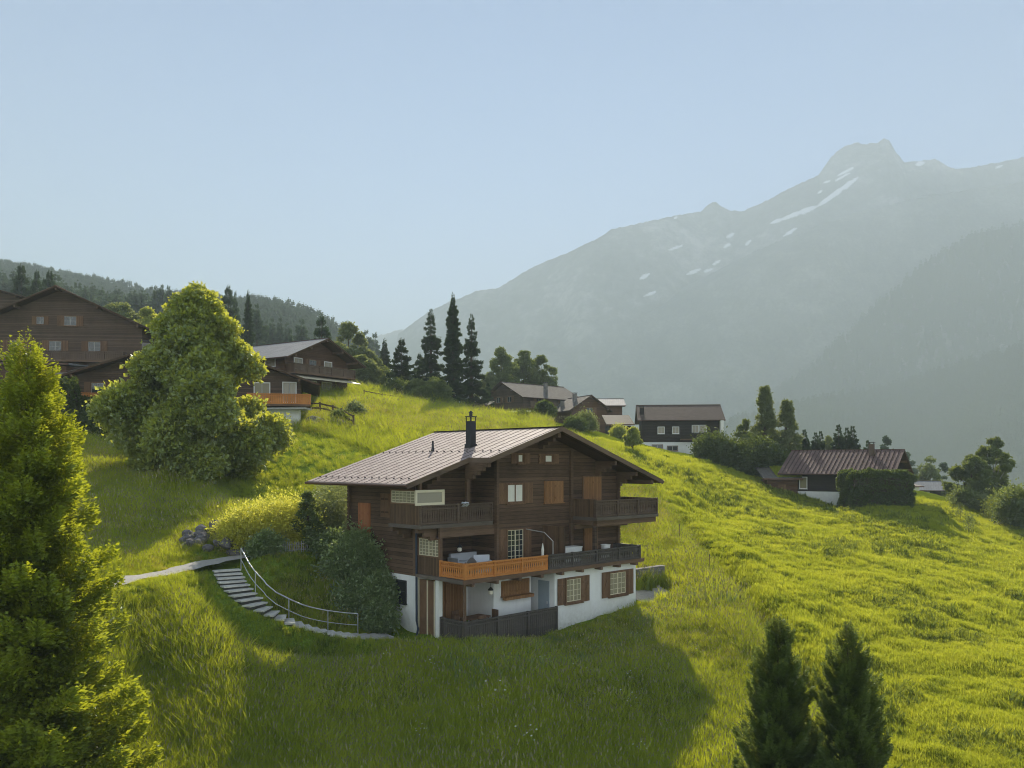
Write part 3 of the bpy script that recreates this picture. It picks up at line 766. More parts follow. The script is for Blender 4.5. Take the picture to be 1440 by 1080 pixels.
c = MB().lathe([(.12, -.1), (.07, .15), (.05, .5), (.07, .55)], (3.1, 6.35, float(np.interp(3.1, *roofz))), 10)
c.build('vent_pipe', M['metal_dark'], roof)

# ------------------------------------------------------------------ things on the balconies and terrace
def at_house(name, x, y, z, label, cat, group=None, rz=0): 
    p = hw(x, y, z); return empty(name, p, HROT+rz, label, cat, group)
def chair(x, y, z, rz, label, mat='shutter_brown', group=None, cush='curtain'):
    t = at_house('garden_chair', x, y, z, label, 'chair', group, rz)
    MB().box(-.24, .24, -.24, .24, .42, .46).build('seat', M[mat], t)
    MB().box(-.22, .22, -.2, .22, .46, .52).build('cushion', M[cush], t)
    MB().box(-.24, .24, .2, .24, .46, .98).build('backrest', M[mat], t)
    for sx in (-1, 1):
        for sy in (-1, 1): MB().box(sx*.21-.02, sx*.21+.02, sy*.21-.02, sy*.21+.02, 0, .42).build('leg', M[mat], t)
    return t
def table(x, y, z, rz, w_, d_, label, mat):
    t = at_house('garden_table', x, y, z, label, 'table', None, rz)
    MB().box(-w_/2, w_/2, -d_/2, d_/2, .70, .75).build('table_top', M[mat], t)
    for sx in (-1, 1):
        for sy in (-1, 1): MB().box(sx*(w_/2-.1)-.03, sx*(w_/2-.1)+.03, sy*(d_/2-.1)-.03, sy*(d_/2-.1)+.03, 0, .70).build('leg', M[mat], t)
    return t
g = 'chairs round the terrace table'
table(1.9, 1.5, -.02, .1, 1.5, .85, 'dark wooden table on the covered ground floor terrace', 'shutter_brown')
chair(.95, 1.5, -.02, 1.5, 'wooden chair with pale cushion at the pillar end of the terrace table', group=g)
chair(2.95, 1.4, -.02, -1.6, 'wooden chair with pale cushion at the white wall end of the terrace table', group=g)
chair(1.5, 2.3, -.02, .1, 'wooden chair behind the terrace table near the wooden doors', group=g, cush='shutter_brown')
chair(1.55, .75, -.02, 3.1, 'wooden chair on the fence side of the terrace table', group=g, cush='shutter_brown')
def sofa(x, y, z, rz, wd, label):
    t = at_house('garden_sofa', x, y, z, label, 'sofa', None, rz)
    MB().box(-wd/2, wd/2, -.4, .4, .12, .34).build('frame', M['rail_grey'], t)
    MB().box(-wd/2+.08, wd/2-.08, -.38, .25, .34, .5).build('seat_cushion', M['white_cloth'], t)
    MB().box(-wd/2+.08, wd/2-.08, .25, .42, .34, .86).build('back_cushion', M['white_cloth'], t)
    for sx in (-1, 1): MB().box(sx*(wd/2-.04)-.04, sx*(wd/2-.04)+.04, -.4, .42, .34, .68).build('armrest', M['white_cloth'], t)
M['white_cloth'] = plain('white_cloth', (.55,.57,.62), .95, .05)
sofa(2.6, 2.9, SL, .0, 1.9, 'white cushioned sofa on the lower balcony behind the orange railing')
t = at_house('armchair', 1.9, .9, SL, 'white armchair in front of the sofa on the lower balcony', 'armchair', None, -.5)
MB().box(-.4, .4, -.38, .38, .12, .42).build('seat', M['white_cloth'], t); MB().box(-.4, .4, .28, .42, .42, .95).build('backrest', M['white_cloth'], t)
for sx in (-1, 1): MB().box(sx*.4-.05, sx*.4+.05, -.38, .3, .42, .7).build('armrest', M['white_cloth'], t)
def lantern(x, y, z, s, label, stand=True, mat='metal_dark'):
    t = at_house('lantern', x, y, z, label, 'lantern')
    l = MB().box(-.13*s, .13*s, -.13*s, .13*s, 0, .04*s)
    for sx in (-1, 1):
        for sy in (-1, 1): l.box(sx*.12*s-.012, sx*.12*s+.012, sy*.12*s-.012, sy*.12*s+.012, .04*s, .42*s)
    l.lathe([(.2*s, .42*s), (.12*s, .5*s), (.04*s, .56*s)], (0, 0, 0), 4).build('frame', M[mat], t)
    MB().box(-.1*s, .1*s, -.1*s, .1*s, .045*s, .4*s).build('glass', M['glass_warm'], t)
    return t
lantern(.9, .6, SL, 1.7, 'tall pale glass lantern standing behind the orange railing', mat='rail_grey')
def pendant(x, y, z, ztop, label):
    t = at_house('pendant_lamp', x, y, z, label, 'lamp')
    MB().tube([(0, 0, .2), (0, 0, ztop-z)], .008, 5).build('cord', M['metal_dark'], t)
    MB().lathe([(.03, .22), (.14, .1), (.15, .06)], (0, 0, 0), 12).build('lamp_shade', M['metal_dark'], t)
    MB().lathe([(.05, .06), (.11, .02), (.11, -.12), (.05, -.16)], (0, 0, 0), 12).build('globe', M['lampglass'], t)
ml = NT('lamp_glass'); M['lampglass'] = ml.pbr((.85,.8,.68), .3)
pendant(1.75, 2.5, 4.05, 5.18, 'glass pendant lamp hanging over the lower balcony sofa')
pendant(2.6, 1.1, 1.95, GZ, 'small wall globe lamp hanging over the terrace table')
# white box and pot on the right half of the lower balcony
t = at_house('storage_box', 8.35, 1.1, SL, 'white storage box on the lower balcony left of the brown post', 'box')
MB().box(-.75, .75, -.3, .3, 0, .86).build('body', M['whitepaint'], t); MB().box(-.78, .78, -.33, .33, .86, .93).build('lid', M['whitepaint'], t)
t = at_house('planter', 10.9, .62, SL, 'round white planter at the right part of the lower balcony', 'planter')
MB().lathe([(.2, 0), (.27, .9), (.29, .92), (.25, .9), (.24, .84)], (0, 0, 0), 18).build('pot', M['whitepaint'], t)
MB().lathe([(.24, .80), (.24, .83)], (0, 0, 0), 14).build('soil', M['stone'], t)
t = at_house('folded_parasol', 5.55, .35, SL, 'closed cream parasol leaning at the balcony door', 'parasol')
MB().lathe([(.02, 0), (.02, .3), (.055, .32), (.075, 1.0), (.02, 1.35)], (0, 0, 0), 10).build('canopy', M['curtain'], t)
MB().lathe([(.2, 0), (.2, .06), (.03, .1)], (0, 0, 0), 12).build('foot', M['stone'], t)
# towel on the upper left railing
tw = MB(); 
for i in range(6):
    a, c2 = i/6*.42, (i+1)/6*.42; z0, z1 = 6.37+.02*math.sin(i*2.1), 6.37+.02*math.sin((i+1)*2.1)
    tw.poly([(a, -.1, z0-.02), (c2, -.1, z1-.02), (c2, .0, z1+.05), (a, .0, z0+.05)]); tw.poly([(a, 0, z0+.05), (c2, 0, z1+.05), (c2, .13, z1-.2), (a, .13, z0-.2)])
    tw.poly([(a, .13, z0-.24), (c2, .13, z1-.24), (c2, -.12, z1-.06), (a, -.12, z0-.06)])
o = tw.build('towel', M['white_cloth']); p = hw(1.45, SB-.02, 0); o.location = p; o.rotation_euler = (0, 0, HROT)
tag(o, 'white towel bundled on the upper left balcony railing', 'towel')
# ------------------------------------------------------------------ foliage made of many leaf-sized faces
def unit(v): return v/np.maximum(np.linalg.norm(v, axis=-1, keepdims=True), 1e-9)
def leaf_faces(C, D, W, L, rg, curl=.25):
    """diamond leaves: centre base C, direction D, half width W, length L -> verts, faces"""
    n = len(C); r = rg.normal(size=(n, 3)); S = unit(np.cross(D, r)); N = np.cross(S, D)
    L = np.broadcast_to(L, n)[:,None]; W = np.broadcast_to(W, n)[:,None]
    a = C; b = C+D*L*.5+S*W+N*L*curl*.3; c = C+D*L-N*L*curl*.3; d = C+D*L*.5-S*W+N*L*curl*.3
    V = np.stack([a, b, c, d], 1).reshape(-1, 3)
    return V, np.arange(4*n).reshape(n, 4)

def conifer_mesh(name, h, r, n, mat, seed=1, whorl=.45, shape=.8, droop=.25, size=.12, base=.06, up=.12, sparse=0., spread=.22, tip=0.0, width=.22):
    rg = np.random.default_rng(seed)
    nb = int(h*(1-base)/whorl*6.5)
    hb = base + (1-base)*np.sort(rg.random(nb))**.92
    az = np.cumsum(np.full(nb, 2.4))+rg.normal(0, .4, nb)
    prof = np.clip((1-hb), 0, 1)**shape
    Lb = r*prof*(.55+.75*rg.random(nb))*np.where(hb < base+.10, .55+.45*(hb-base)/.1, 1)+.015*r
    if sparse: Lb *= np.where(rg.random(nb) < sparse, .35, 1)
    p = Lb**1.25+.02; p /= p.sum()
    bi = rg.choice(nb, n, p=p)
    f = rg.beta(1.6, 1.15, n)
    lb = Lb[bi]; lat = rg.uniform(-1, 1, n)*lb*(1-f)**.8*spread*1.7 + rg.normal(0, spread*.15, n)*lb**.5
    ca, sa = np.cos(az[bi]), np.sin(az[bi])
    dz = -droop*lb*(f**1.2) + up*lb*np.clip(f-.55, 0, 1)*1.6 + rg.normal(0, .045*max(.5, r), n)-np.abs(lat)*.25
    x = ca*lb*f - sa*lat; y = sa*lb*f + ca*lat; z = hb[bi]*h+dz
    C = np.stack([x, y, z], -1)
    side = np.sign(lat)
    D = np.stack([ca - sa*side*.8, sa+ca*side*.8, -.25+.55*f+tip+rg.normal(0, .25, n)], -1)+rg.normal(0, .3, (n, 3))
    D = unit(D); s = size*(.6+.8*rg.random(n))*(.4+.6*np.sqrt(1-hb[bi]))
    V, Fc = leaf_faces(C, D, s*width, s, rg)
    # tint: young tips lighter, per branch variation
    t = np.clip(.05+.65*f**2+.25*rg.random(nb)[bi]+rg.normal(0, .12, n), 0, 1)
    return np_mesh(name, V, Fc, mat, t)

def trunk_mb(h, r0, lean=0, limbs=None, sides=8):
    m = MB(); m.tube([(0, 0, -.6), (0, 0, h*.3), (lean*.4, 0, h*.65), (lean, 0, h*.97)], [r0*1.25, r0*.85, r0*.5, r0*.08], sides)
    for (p, q, r1) in (limbs or []):
        p = Vector(p); q = Vector(q); mid = p.lerp(q, .5)+Vector((0, 0, (q-p).length*.10))
        m.tube([p, mid, q], [r1, r1*.6, r1*.15], 5)
    return m

def crown_blobs(h, r, zc, k, seed, env):
    rg = np.random.default_rng(seed); out = []; L = max(6, k//7)
    for i in range(L):
        u = (i+.5*rg.random()+.25)/L; a = i*2.4+rg.normal(0, .35); R_ = r*env(u)
        lr = r*(.30+.14*rg.random())*(.45+.55*env(u)); rad = max(0, R_-lr*.55)*rg.uniform(.7, .98)
        c = np.array([rad*math.cos(a), rad*math.sin(a), zc+(h-zc)*u-lr*.45])
        for j in range(7):
            d = rg.normal(size=3); d /= np.linalg.norm(d); d[2] = abs(d[2])*.8 if j % 2 else d[2]*.6
            br = lr*(.34+.22*rg.random()); q = c+d*lr*.72*rg.uniform(.6, 1.05)
            out.append((q[0], q[1], min(q[2], h-br*.4), br, br*rg.uniform(.65, .95)))
    out.append((0, 0, h-r*.08, r*.10, r*.12))
    return out
def crown_blobs_plain(h, r, zc, k, seed, env):
    """blob centres spread through an envelope env(u)->radius fraction, u in 0..1 up the crown"""
    rg = np.random.default_rng(seed); out = []
    for i in range(k):
        u = rg.random()**.9; R_ = r*env(u)
        a = rg.random()*6.283; q = (rg.random()**.45)
        br = r*(.13+.15*rg.random())*(.5+.5*env(u))
        rad = max(0, R_-br*.6)*q
        out.append((rad*math.cos(a), rad*math.sin(a), zc+(h-zc)*u-br*.3, br, br*(.6+.35*rg.random())))
    return out
def leafy_mesh(name, blobs, n, mat, seed=1, size=.22, width=.32, droop=0., shell=.55, loose=.2):
    rg = np.random.default_rng(seed); B = np.array(blobs)
    p = B[:,3]**2; p /= p.sum(); bi = rg.choice(len(B), n, p=p)
    d = unit(rg.normal(size=(n, 3))); 
    rr = np.where(rg.random(n) < .8, shell+(1-shell)*rg.random(n), rg.random(n)**.5) + np.abs(rg.normal(0, loose, n))
    # break every blob's surface with a noise so its outline is ragged
    rr *= 1+.42*np.sin(d[:,0]*5+bi*1.3)*np.sin(d[:,2]*6+bi*2.1)*np.cos(d[:,1]*5+bi)
    C = B[bi,:3] + d*rr[:,None]*np.stack([B[bi,3], B[bi,3], B[bi,4]], -1)
    D = unit(d*.7+rg.normal(0, .6, (n, 3))+np.array([0, 0, -.15-droop]))
    s = size*(.55+.9*rg.random(n))
    V, Fc = leaf_faces(C, D, s*width, s, rg, .4)
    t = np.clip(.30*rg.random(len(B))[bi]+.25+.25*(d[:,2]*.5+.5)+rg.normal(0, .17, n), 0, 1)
    return np_mesh(name, V, Fc, mat, t)

FM = {}
FM['bark'] = plain('bark', (.10,.075,.055), .95, .3, 3, bump=.8)
FM['bark_pale'] = plain('birch_bark', (.42,.40,.36), .9, .3, 3, bump=.6)
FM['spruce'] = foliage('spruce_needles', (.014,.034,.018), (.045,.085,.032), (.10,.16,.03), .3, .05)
FM['spruce_far'] = foliage('far_spruce_needles', (.04,.075,.055), (.085,.13,.085), (.14,.21,.08), .35, .03)  # paler copy of the needles: distance haze partly mixed into the colour
FM['golden'] = foliage('golden_conifer_needles', (.04,.08,.012), (.19,.26,.03), (.66,.68,.03), .48, .05)
FM['young'] = foliage('young_spruce_needles', (.022,.05,.016), (.13,.19,.045), (.34,.40,.06), .38, .05)
FM['maple'] = foliage('maple_leaves', (.06,.11,.026), (.23,.31,.065), (.85,.84,.07), .5, .10)
FM['leaf'] = foliage('broad_leaves', (.04,.075,.022), (.12,.17,.045), (.36,.42,.06), .42, .08)
FM['poplar'] = foliage('poplar_leaves', (.05,.085,.03), (.16,.20,.07), (.42,.46,.10), .42, .08)
FM['hedge'] = foliage('hedge_leaves', (.02,.042,.012), (.07,.11,.022), (.22,.28,.03), .35, .05)
FM['yellow'] = foliage('yellow_shrub_leaves', (.26,.29,.03), (.62,.60,.07), (.95,.90,.12), .5, .06)
FM['pale'] = foliage('pale_shrub_leaves', (.09,.13,.04), (.24,.28,.09), (.42,.46,.12), .4, .1)
FM['shade_shrub'] = foliage('dark_shrub_leaves', (.06,.115,.035), (.23,.31,.10), (.36,.45,.10), .4, .1)

def conifer(pos, h, r, n, label, seed, mat='spruce', name='spruce_tree', group=None, trunk=.16, **k):
    t = empty(name, pos, 0, label, 'tree', group)
    link('crown', conifer_mesh('conifer_crown', h, r, n, FM[mat], seed, **k), t)
    trunk_mb(h*.97, trunk*h/9).build('trunk', FM['bark'], t)
    return t
def broad(pos, h, r, n, label, seed, mat='leaf', name='broadleaf_tree', group=None, zc=None, k=42, env=None, bark='bark', trunk=.2, size=.25, **kw):
    env = env or (lambda u: max(.12, math.sin(math.pi*min(1, .22+.74*u))**.8))
    t = empty(name, pos, 0, label, 'tree' , group)
    zc = h*.22 if zc is None else zc
    B = (crown_blobs if k > 100 else crown_blobs_plain)(h*.97, r, zc, max(k, 64), seed, env)
    if k <= 100: B = [(b[0]*1.1, b[1]*1.1, b[2], b[3]*.86, b[4]*.86) for b in B]
    link('crown', leafy_mesh('broad_crown', B, n, FM[mat], seed, size, **kw), t)
    rg = random.Random(seed)
    limbs = [((0, 0, max(.3, b[2]*.45)), (b[0], b[1], b[2]), trunk*.4) for b in B[:14]]
    trunk_mb(h*.85, trunk, 0, limbs).build('trunk', FM[bark], t)
    return t
def shrub(pos, w_, h, n, label, seed, mat='leaf', name='shrub', group=None, d=None, k=12, size=.14, cat='shrub', **kw):
    rg = random.Random(seed); d = d or w_; kw.setdefault('loose', .45)
    t = empty(name, pos, 0, label, cat, group); B = []
    for i in range(k):
        a = rg.random()*6.28; q = rg.random()**.5; br = min(w_, h)*(.18+.16*rg.random())
        B.append((math.cos(a)*q*w_*.42, math.sin(a)*q*d*.42, max(br*.5, h*(1-.45*q*q)*rg.uniform(.35, .85)), br, br))
    link('foliage', leafy_mesh('shrub_foliage', B, n, FM[mat], seed, size, **kw), t)
    m = MB()
    for b in B[:7]: m.tube([(b[0]*.15, b[1]*.15, -.2), (b[0]*.6, b[1]*.6, b[2]*.5), (b[0], b[1], b[2])], [.035, .025, .008], 5)
    m.build('branches', FM['bark'], t)
    return t
def clone(root, loc, s=1.0, rz=0.0, label=None, sx=1.0):
    r_ = root.copy(); COL.objects.link(r_); r_.location = loc; r_.scale = (s*sx, s*sx, s); r_.rotation_euler = (0, 0, rz)
    if label: r_['label'] = label
    for c in [c for c in ALLCH[root.name]]:
        q = c.copy(); COL.objects.link(q); q.parent = r_
    return r_
ALLCH = {}
def proto(root, kids): ALLCH[root.name] = kids; return root
def kids(root): return [o for o in SC.objects if o.parent == root]

# ---- big trees near the camera
gp = on(38, 23.5); 
t = conifer((gp[0], gp[1], gp[2]), 3.5-gp[2], 3.0, 230000, 'tall golden green conifer reaching the left edge and bottom of the picture', 3, 'golden', 'golden_conifer', shape=.62, whorl=.26, size=.17, width=.24, droop=.12, up=.35, tip=.25, spread=.34, base=.02)
mp_ = on(277, 61)
def menv(u): return max(.10, (1-u)**.62*1.05*min(1, .5+u*2.2))
broad((mp_[0], mp_[1], mp_[2]-.3), 12.9-mp_[2], 6.9, 200000, 'large round maple tree standing in front of the brown chalets', 11, 'maple', 'maple_tree', zc=1.0, k=230, env=menv, trunk=.4, size=.29, width=.42)
for px, py, Y, rr, sd_, lb in ((1094, 872, 22.5, 1.32, 21, 'dark young spruce at the bottom, the one nearer the chalet shadow'), (1192, 880, 22.0, 1.34, 22, 'dark young spruce at the bottom, the one further out on the mown slope')):
    g_ = on(px, Y); top = (HY-py)/F*Y
    conifer(g_, top-g_[2], rr, 190000, lb, sd_, 'young', 'young_spruce', group='young spruces below the chalet', shape=.55, whorl=.16, size=.13, width=.15, droop=-.5, up=.5, tip=.75, spread=.3, base=.0)

# ---- middle distance conifers: shared crowns
def prot(fn):
    r_ = fn(); return proto(r_, kids(r_))
FAR = []
def row_conifers(kind, items, group, first):
    src = None
    for (px, ytop, Y, dz, sx, lb) in items:
        g_ = on(px, Y); hgt = (HY-ytop)/F*Y-g_[2]+dz
        pos = (g_[0], g_[1], g_[2]-dz)
        if src is None:
            src = prot(lambda: conifer(pos, hgt, hgt*kind['r'], kind['n'], lb, kind['seed'], kind.get('mat', 'spruce'), kind.get('name', 'spruce_tree'), group, **kind.get('k', {}))); src['h0'] = hgt
            h0 = hgt; src.scale = (sx, sx, 1)
        else: clone(src, pos, hgt/h0, px*1.7, lb, sx)
G1 = 'dark spruces of the grove behind the fence'
row_conifers(dict(r=.17, n=46000, seed=31, k=dict(whorl=.8, size=.32, width=.2, shape=.85, droop=.55, up=.4)), [
 (606, 434, 140, 1, 1.25, 'spruce with layered drooping branches just left of the tallest narrow one'),
 (663, 441, 142, 1, 1.15, 'open spruce with see-through branches right of the tallest narrow one')], G1, 0)
row_conifers(dict(r=.105, n=65000, seed=33, k=dict(whorl=.5, size=.34, width=.24, shape=.6, droop=.5, up=.3)), [
 (637, 412, 133, 1, 1.0, 'tallest narrow dark spruce of the grove behind the chalet'),
 (349, 408, 180, 2, .8, 'narrow dark spruce rising right above the maple crown'),
 (541, 476, 185, 2, 1.2, 'narrow spruce in the haze left of the grove')], G1, 0)
row_conifers(dict(r=.26, n=46000, seed=35, k=dict(whorl=.7, size=.32, width=.26, shape=.6, droop=.3, up=.3)), [
 (565, 476, 136, 1, 1.0, 'broad dark spruce at the left end of the grove'),
 (590, 497, 150, 1, .9, 'broad dark spruce half hidden behind the left end of the grove'),
 (452, 443, 165, 6, .75, 'broad spruce poking up behind the chalet with the awning'),
 (321, 402, 200, 4, .7, 'dark spruce top just behind the maple crown'),
 (686, 538, 160, 1, .9, 'small dark cone spruce beside the little hut roof'),
 (30, 372, 190, 6, .85, 'left one of the three big spruces above the brown chalet'),
 (52, 380, 195, 6, .6, 'middle one of the three big spruces above the brown chalet'),
 (70, 380, 190, 6, .75, 'right one of the three big spruces above the brown chalet')], 'broad spruces of the hillside', 0)
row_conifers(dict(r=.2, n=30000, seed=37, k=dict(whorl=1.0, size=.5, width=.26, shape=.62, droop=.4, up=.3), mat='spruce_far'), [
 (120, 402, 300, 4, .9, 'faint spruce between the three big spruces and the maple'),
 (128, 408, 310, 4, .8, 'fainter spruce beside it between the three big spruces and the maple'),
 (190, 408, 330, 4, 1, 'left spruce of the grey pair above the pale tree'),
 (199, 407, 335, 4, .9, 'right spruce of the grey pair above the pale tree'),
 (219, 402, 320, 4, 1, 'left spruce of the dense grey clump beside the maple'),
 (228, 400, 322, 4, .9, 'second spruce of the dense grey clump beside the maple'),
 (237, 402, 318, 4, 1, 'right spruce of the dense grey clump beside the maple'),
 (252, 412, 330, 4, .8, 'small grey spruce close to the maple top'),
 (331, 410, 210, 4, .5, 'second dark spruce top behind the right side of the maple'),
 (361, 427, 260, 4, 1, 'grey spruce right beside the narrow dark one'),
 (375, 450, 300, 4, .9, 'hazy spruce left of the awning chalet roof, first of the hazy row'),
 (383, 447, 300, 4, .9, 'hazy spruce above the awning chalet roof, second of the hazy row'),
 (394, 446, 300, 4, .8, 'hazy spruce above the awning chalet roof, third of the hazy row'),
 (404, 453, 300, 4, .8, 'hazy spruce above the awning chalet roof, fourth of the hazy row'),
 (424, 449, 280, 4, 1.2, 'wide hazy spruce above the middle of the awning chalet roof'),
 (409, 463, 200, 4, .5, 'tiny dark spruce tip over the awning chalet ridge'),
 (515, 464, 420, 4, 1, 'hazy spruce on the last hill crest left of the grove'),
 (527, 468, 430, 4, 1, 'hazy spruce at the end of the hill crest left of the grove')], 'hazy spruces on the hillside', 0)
row_conifers(dict(r=.2, n=20000, seed=39, k=dict(whorl=.5, size=.34, width=.26, shape=.75, droop=.4, up=.2)), [
 (1131, 604, 128, 1, 1.1, 'leftmost small dark spruce behind the red roof'),
 (1147, 608, 130, 1, 1, 'second small dark spruce behind the red roof'),
 (1154, 606, 132, 1, .9, 'third small dark spruce behind the red roof'),
 (1179, 597, 128, 1, 1, 'tallest small dark spruce behind the red roof'),
 (1191, 601, 129, 1, .9, 'slim dark spruce right of the tallest one behind the red roof'),
 (1199, 599, 128, 1, 1, 'dark spruce left of the red roof chimney'),
 (1220, 619, 126, 1, 1, 'dark spruce tip right of the red roof chimney')], 'small dark spruces behind the red roofed chalet', 0)

# ---- broadleaf trees and shrubs
def bt(px, Y, ytop, r, n, lb, seed, dz=0., **k):
    g_ = on(px, Y); k['size'] = k.get('size', .25)*.72; return broad((g_[0], g_[1], g_[2]-dz), (HY-ytop)/F*Y-g_[2]+dz, r, int(n*1.7), lb, seed, **k)
bt(490, 150, 452, 4.2, 16000, 'light green broadleaf tree right behind the awning chalet gable', 51, 2, mat='poplar', size=.5)
bt(508, 138, 500, 3.5, 12000, 'pale bushy tree between the awning chalet and the hill', 52, 1, mat='poplar', size=.45)
bt(172, 150, 420, 4.6, 14000, 'pale feathery tree above the brown chalet roof', 53, 3, mat='poplar', size=.5)
bt(208, 140, 432, 3.4, 12000, 'pale tree between the feathery one and the maple', 531, 2, mat='maple', size=.42)
bt(705, 178, 486, 4.0, 16000, 'hazy slender broadleaf tree at the right edge of the grove', 54, 1, mat='leaf', size=.45)
bt(738, 186, 490, 4.0, 14000, 'round hazy broadleaf tree above the long grey roof', 55, 1, mat='leaf', size=.45)
bt(762, 188, 497, 4.0, 12000, 'rightmost hazy broadleaf tree above the long grey roof', 56, 1, mat='leaf', size=.45)
bt(688, 175, 520, 3.0, 9000, 'low pale tree behind the little hut', 57, 1, mat='poplar', size=.4)
bt(585, 128, 535, 3.4, 16000, 'round bushy tree at the foot of the grove by the meadow', 58, 1, mat='leaf', zc=.4, size=.38)
bt(608, 127, 528, 3.4, 16000, 'taller bushy tree at the foot of the narrow spruce', 59, 1, mat='leaf', zc=.3, size=.38)
bt(526, 150, 500, 3.0, 8000, 'grey green tree at the end of the fence', 60, 1, mat='leaf', size=.4)
bt(1075, 118, 540, 2.7, 16000, 'tall leaning poplar with feathery top above the dark bushes', 61, 1, mat='poplar', size=.36, zc=.6, k=90, loose=.5, env=lambda u: max(.16, (1-u)**.6*min(1, .6+u)))
bt(1107, 118, 560, 2.1, 14000, 'shorter poplar right of the tall leaning one', 62, 1, mat='poplar', size=.36, zc=.6, k=90, loose=.5, env=lambda u: max(.3, min(1, .7+u)*(1-u**3)))
bt(1048, 122, 588, 2.0, 8000, 'small grey tree at the left of the tall poplar', 63, 1, mat='leaf', size=.36, zc=.5)
bt(1165, 140, 612, 2.0, 6000, 'pale small tree among the small dark spruces', 64, 2, mat='poplar', size=.36)
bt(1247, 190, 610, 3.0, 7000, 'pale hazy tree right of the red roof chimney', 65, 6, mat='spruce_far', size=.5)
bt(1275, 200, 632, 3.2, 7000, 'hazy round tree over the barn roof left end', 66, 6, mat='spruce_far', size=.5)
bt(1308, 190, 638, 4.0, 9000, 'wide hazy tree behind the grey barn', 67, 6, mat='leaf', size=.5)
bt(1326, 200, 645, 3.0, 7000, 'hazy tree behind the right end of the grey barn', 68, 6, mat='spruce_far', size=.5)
bt(1397, 112, 614, 3.0, 22000, 'tall loose birch at the right edge above the yellow shrubs', 69, .5, mat='leaf', size=.33, k=40, bark='bark_pale')
bt(1366, 110, 640, 3.0, 20000, 'dense rounded tree left of the birch', 70, .5, mat='leaf', size=.33, zc=.5, k=36)
g_ = on(765, 136); broad(g_, (HY-563)/F*136-g_[2], 1.9, 12000, 'round clipped dark tree in front of the long grey roofed chalet', 71, 'hedge', zc=.9, size=.3, k=30)
g_ = on(890, 100); broad(g_, (HY-600)/F*100-g_[2], 1.0, 7000, 'small bright young tree on the meadow below the shed', 72, 'maple', zc=.8, size=.2, k=16, trunk=.07)
g_ = on(433, 46.2); broad(g_, 3.3, .75, 9000, 'slim green young tree standing in the yellow shrubs', 73, 'leaf', zc=.5, size=.13, k=20, trunk=.05)
def sh(px, Y, w_, h, n, lb, seed, **k): return shrub(on(px, Y), w_, h, n, lb, seed, **k)
gk = 'dark round shrubs at the meadow edge'
for i, (px, Y, w_, h) in enumerate(((1000, 114, 3.6, 4.2), (1022, 113, 4, 4.0), (1045, 112, 4.2, 5.0), (1068, 111, 4.4, 5.6), (1090, 112, 3.6, 4.0))):
    sh(px, Y, w_, h, 10000, ['first dark bush right of the black chalet', 'second dark bush of the dark clump', 'third dark bush, below the small grey tree', 'largest dark bush under the tall poplar', 'last dark bush of the clump, next to the lean-to'][i], 80+i, mat='hedge', group=gk, size=.3, name='dark_shrub')
sh(1410, 103, 4.2, 3.0, 10000, 'yellow green shrub under the birch', 90, mat='yellow', size=.24)
sh(1385, 106, 3.4, 2.2, 7000, 'low yellow shrub left under the birch', 91, mat='pale', size=.24)
sh(1436, 96, 4.6, 4.6, 16000, 'large dark shrub cut by the right edge', 92, mat='leaf', size=.26)
sh(1352, 108, 3.0, 2.4, 6000, 'grey green shrub right of the barn', 93, mat='leaf', size=.26)
sh(330, 45.6, 2.4, 1.7, 9000, 'yellow shrub nearest the stair top', 94, mat='yellow', size=.12)
sh(362, 46.4, 2.8, 2.5, 15000, 'bright yellow shrub above the path', 95, mat='yellow', size=.12)
sh(398, 47.4, 3.0, 3.1, 17000, 'tallest bright yellow shrub above the path', 96, mat='yellow', size=.12)
sh(462, 49.0, 2.6, 3.0, 14000, 'pale yellow shrub next to the chalet back corner', 97, mat='pale', size=.12)
sh(478, 52.2, 2.6, 3.2, 12000, 'pale shrub behind the path next to the chalet', 98, mat='pale', size=.12)
for i, (px, Y, w_, h, lb) in enumerate(((497, 45.6, 2.2, 2.6, 'dark shrub below the reddish shutter'), (525, 44.9, 2.0, 2.9, 'tall dark shrub against the white wall corner'), (536, 43.9, 1.5, 3.1, 'dark leafy shrub covering the left of the white wall'), (505, 43.8, 2.0, 2.1, 'round dark shrub on the bank above the railing end'), (470, 46.4, 2.0, 1.6, 'low dark shrub by the picket fence'), (533, 43.0, 1.1, 1.6, 'small dark shrub beside the last stair slab'), (372, 44.6, 1.6, 1.1, 'small dark shrub at the top of the bank near the stairs'))):
    sh(px, Y, w_, h, 13000, lb, 100+i, mat='shade_shrub', size=.15, name='garden_shrub', group='shrubs on the shaded bank')
for i, (px, Y, w_, h, lb) in enumerate(((735, 128, 2.0, 1.4, 'small bush left of the clipped tree'), (808, 118, 2.8, 2.0, 'bush under the small gabled chalet'), (826, 122, 2.6, 2.8, 'pale bush in front of the small gabled chalet'), (500, 88, 1.6, 1.4, 'weedy bush at the foot of the plank fence'), (478, 82, 1.8, 1.2, 'grey bush in front of the boulders'), (868, 124, 1.8, 1.8, 'small bush in front of the tan roofed shed'), (560, 126, 2.4, 3.2, 'dark bush at the left foot of the grove'), (118, 74, 2.6, 2.2, 'dark bush under the wooden balcony left of the maple'))):
    sh(px, Y, w_, h, 6000, lb, 110+i, mat=['hedge','hedge','poplar','pale','leaf','maple','hedge','hedge'][i], size=.2)
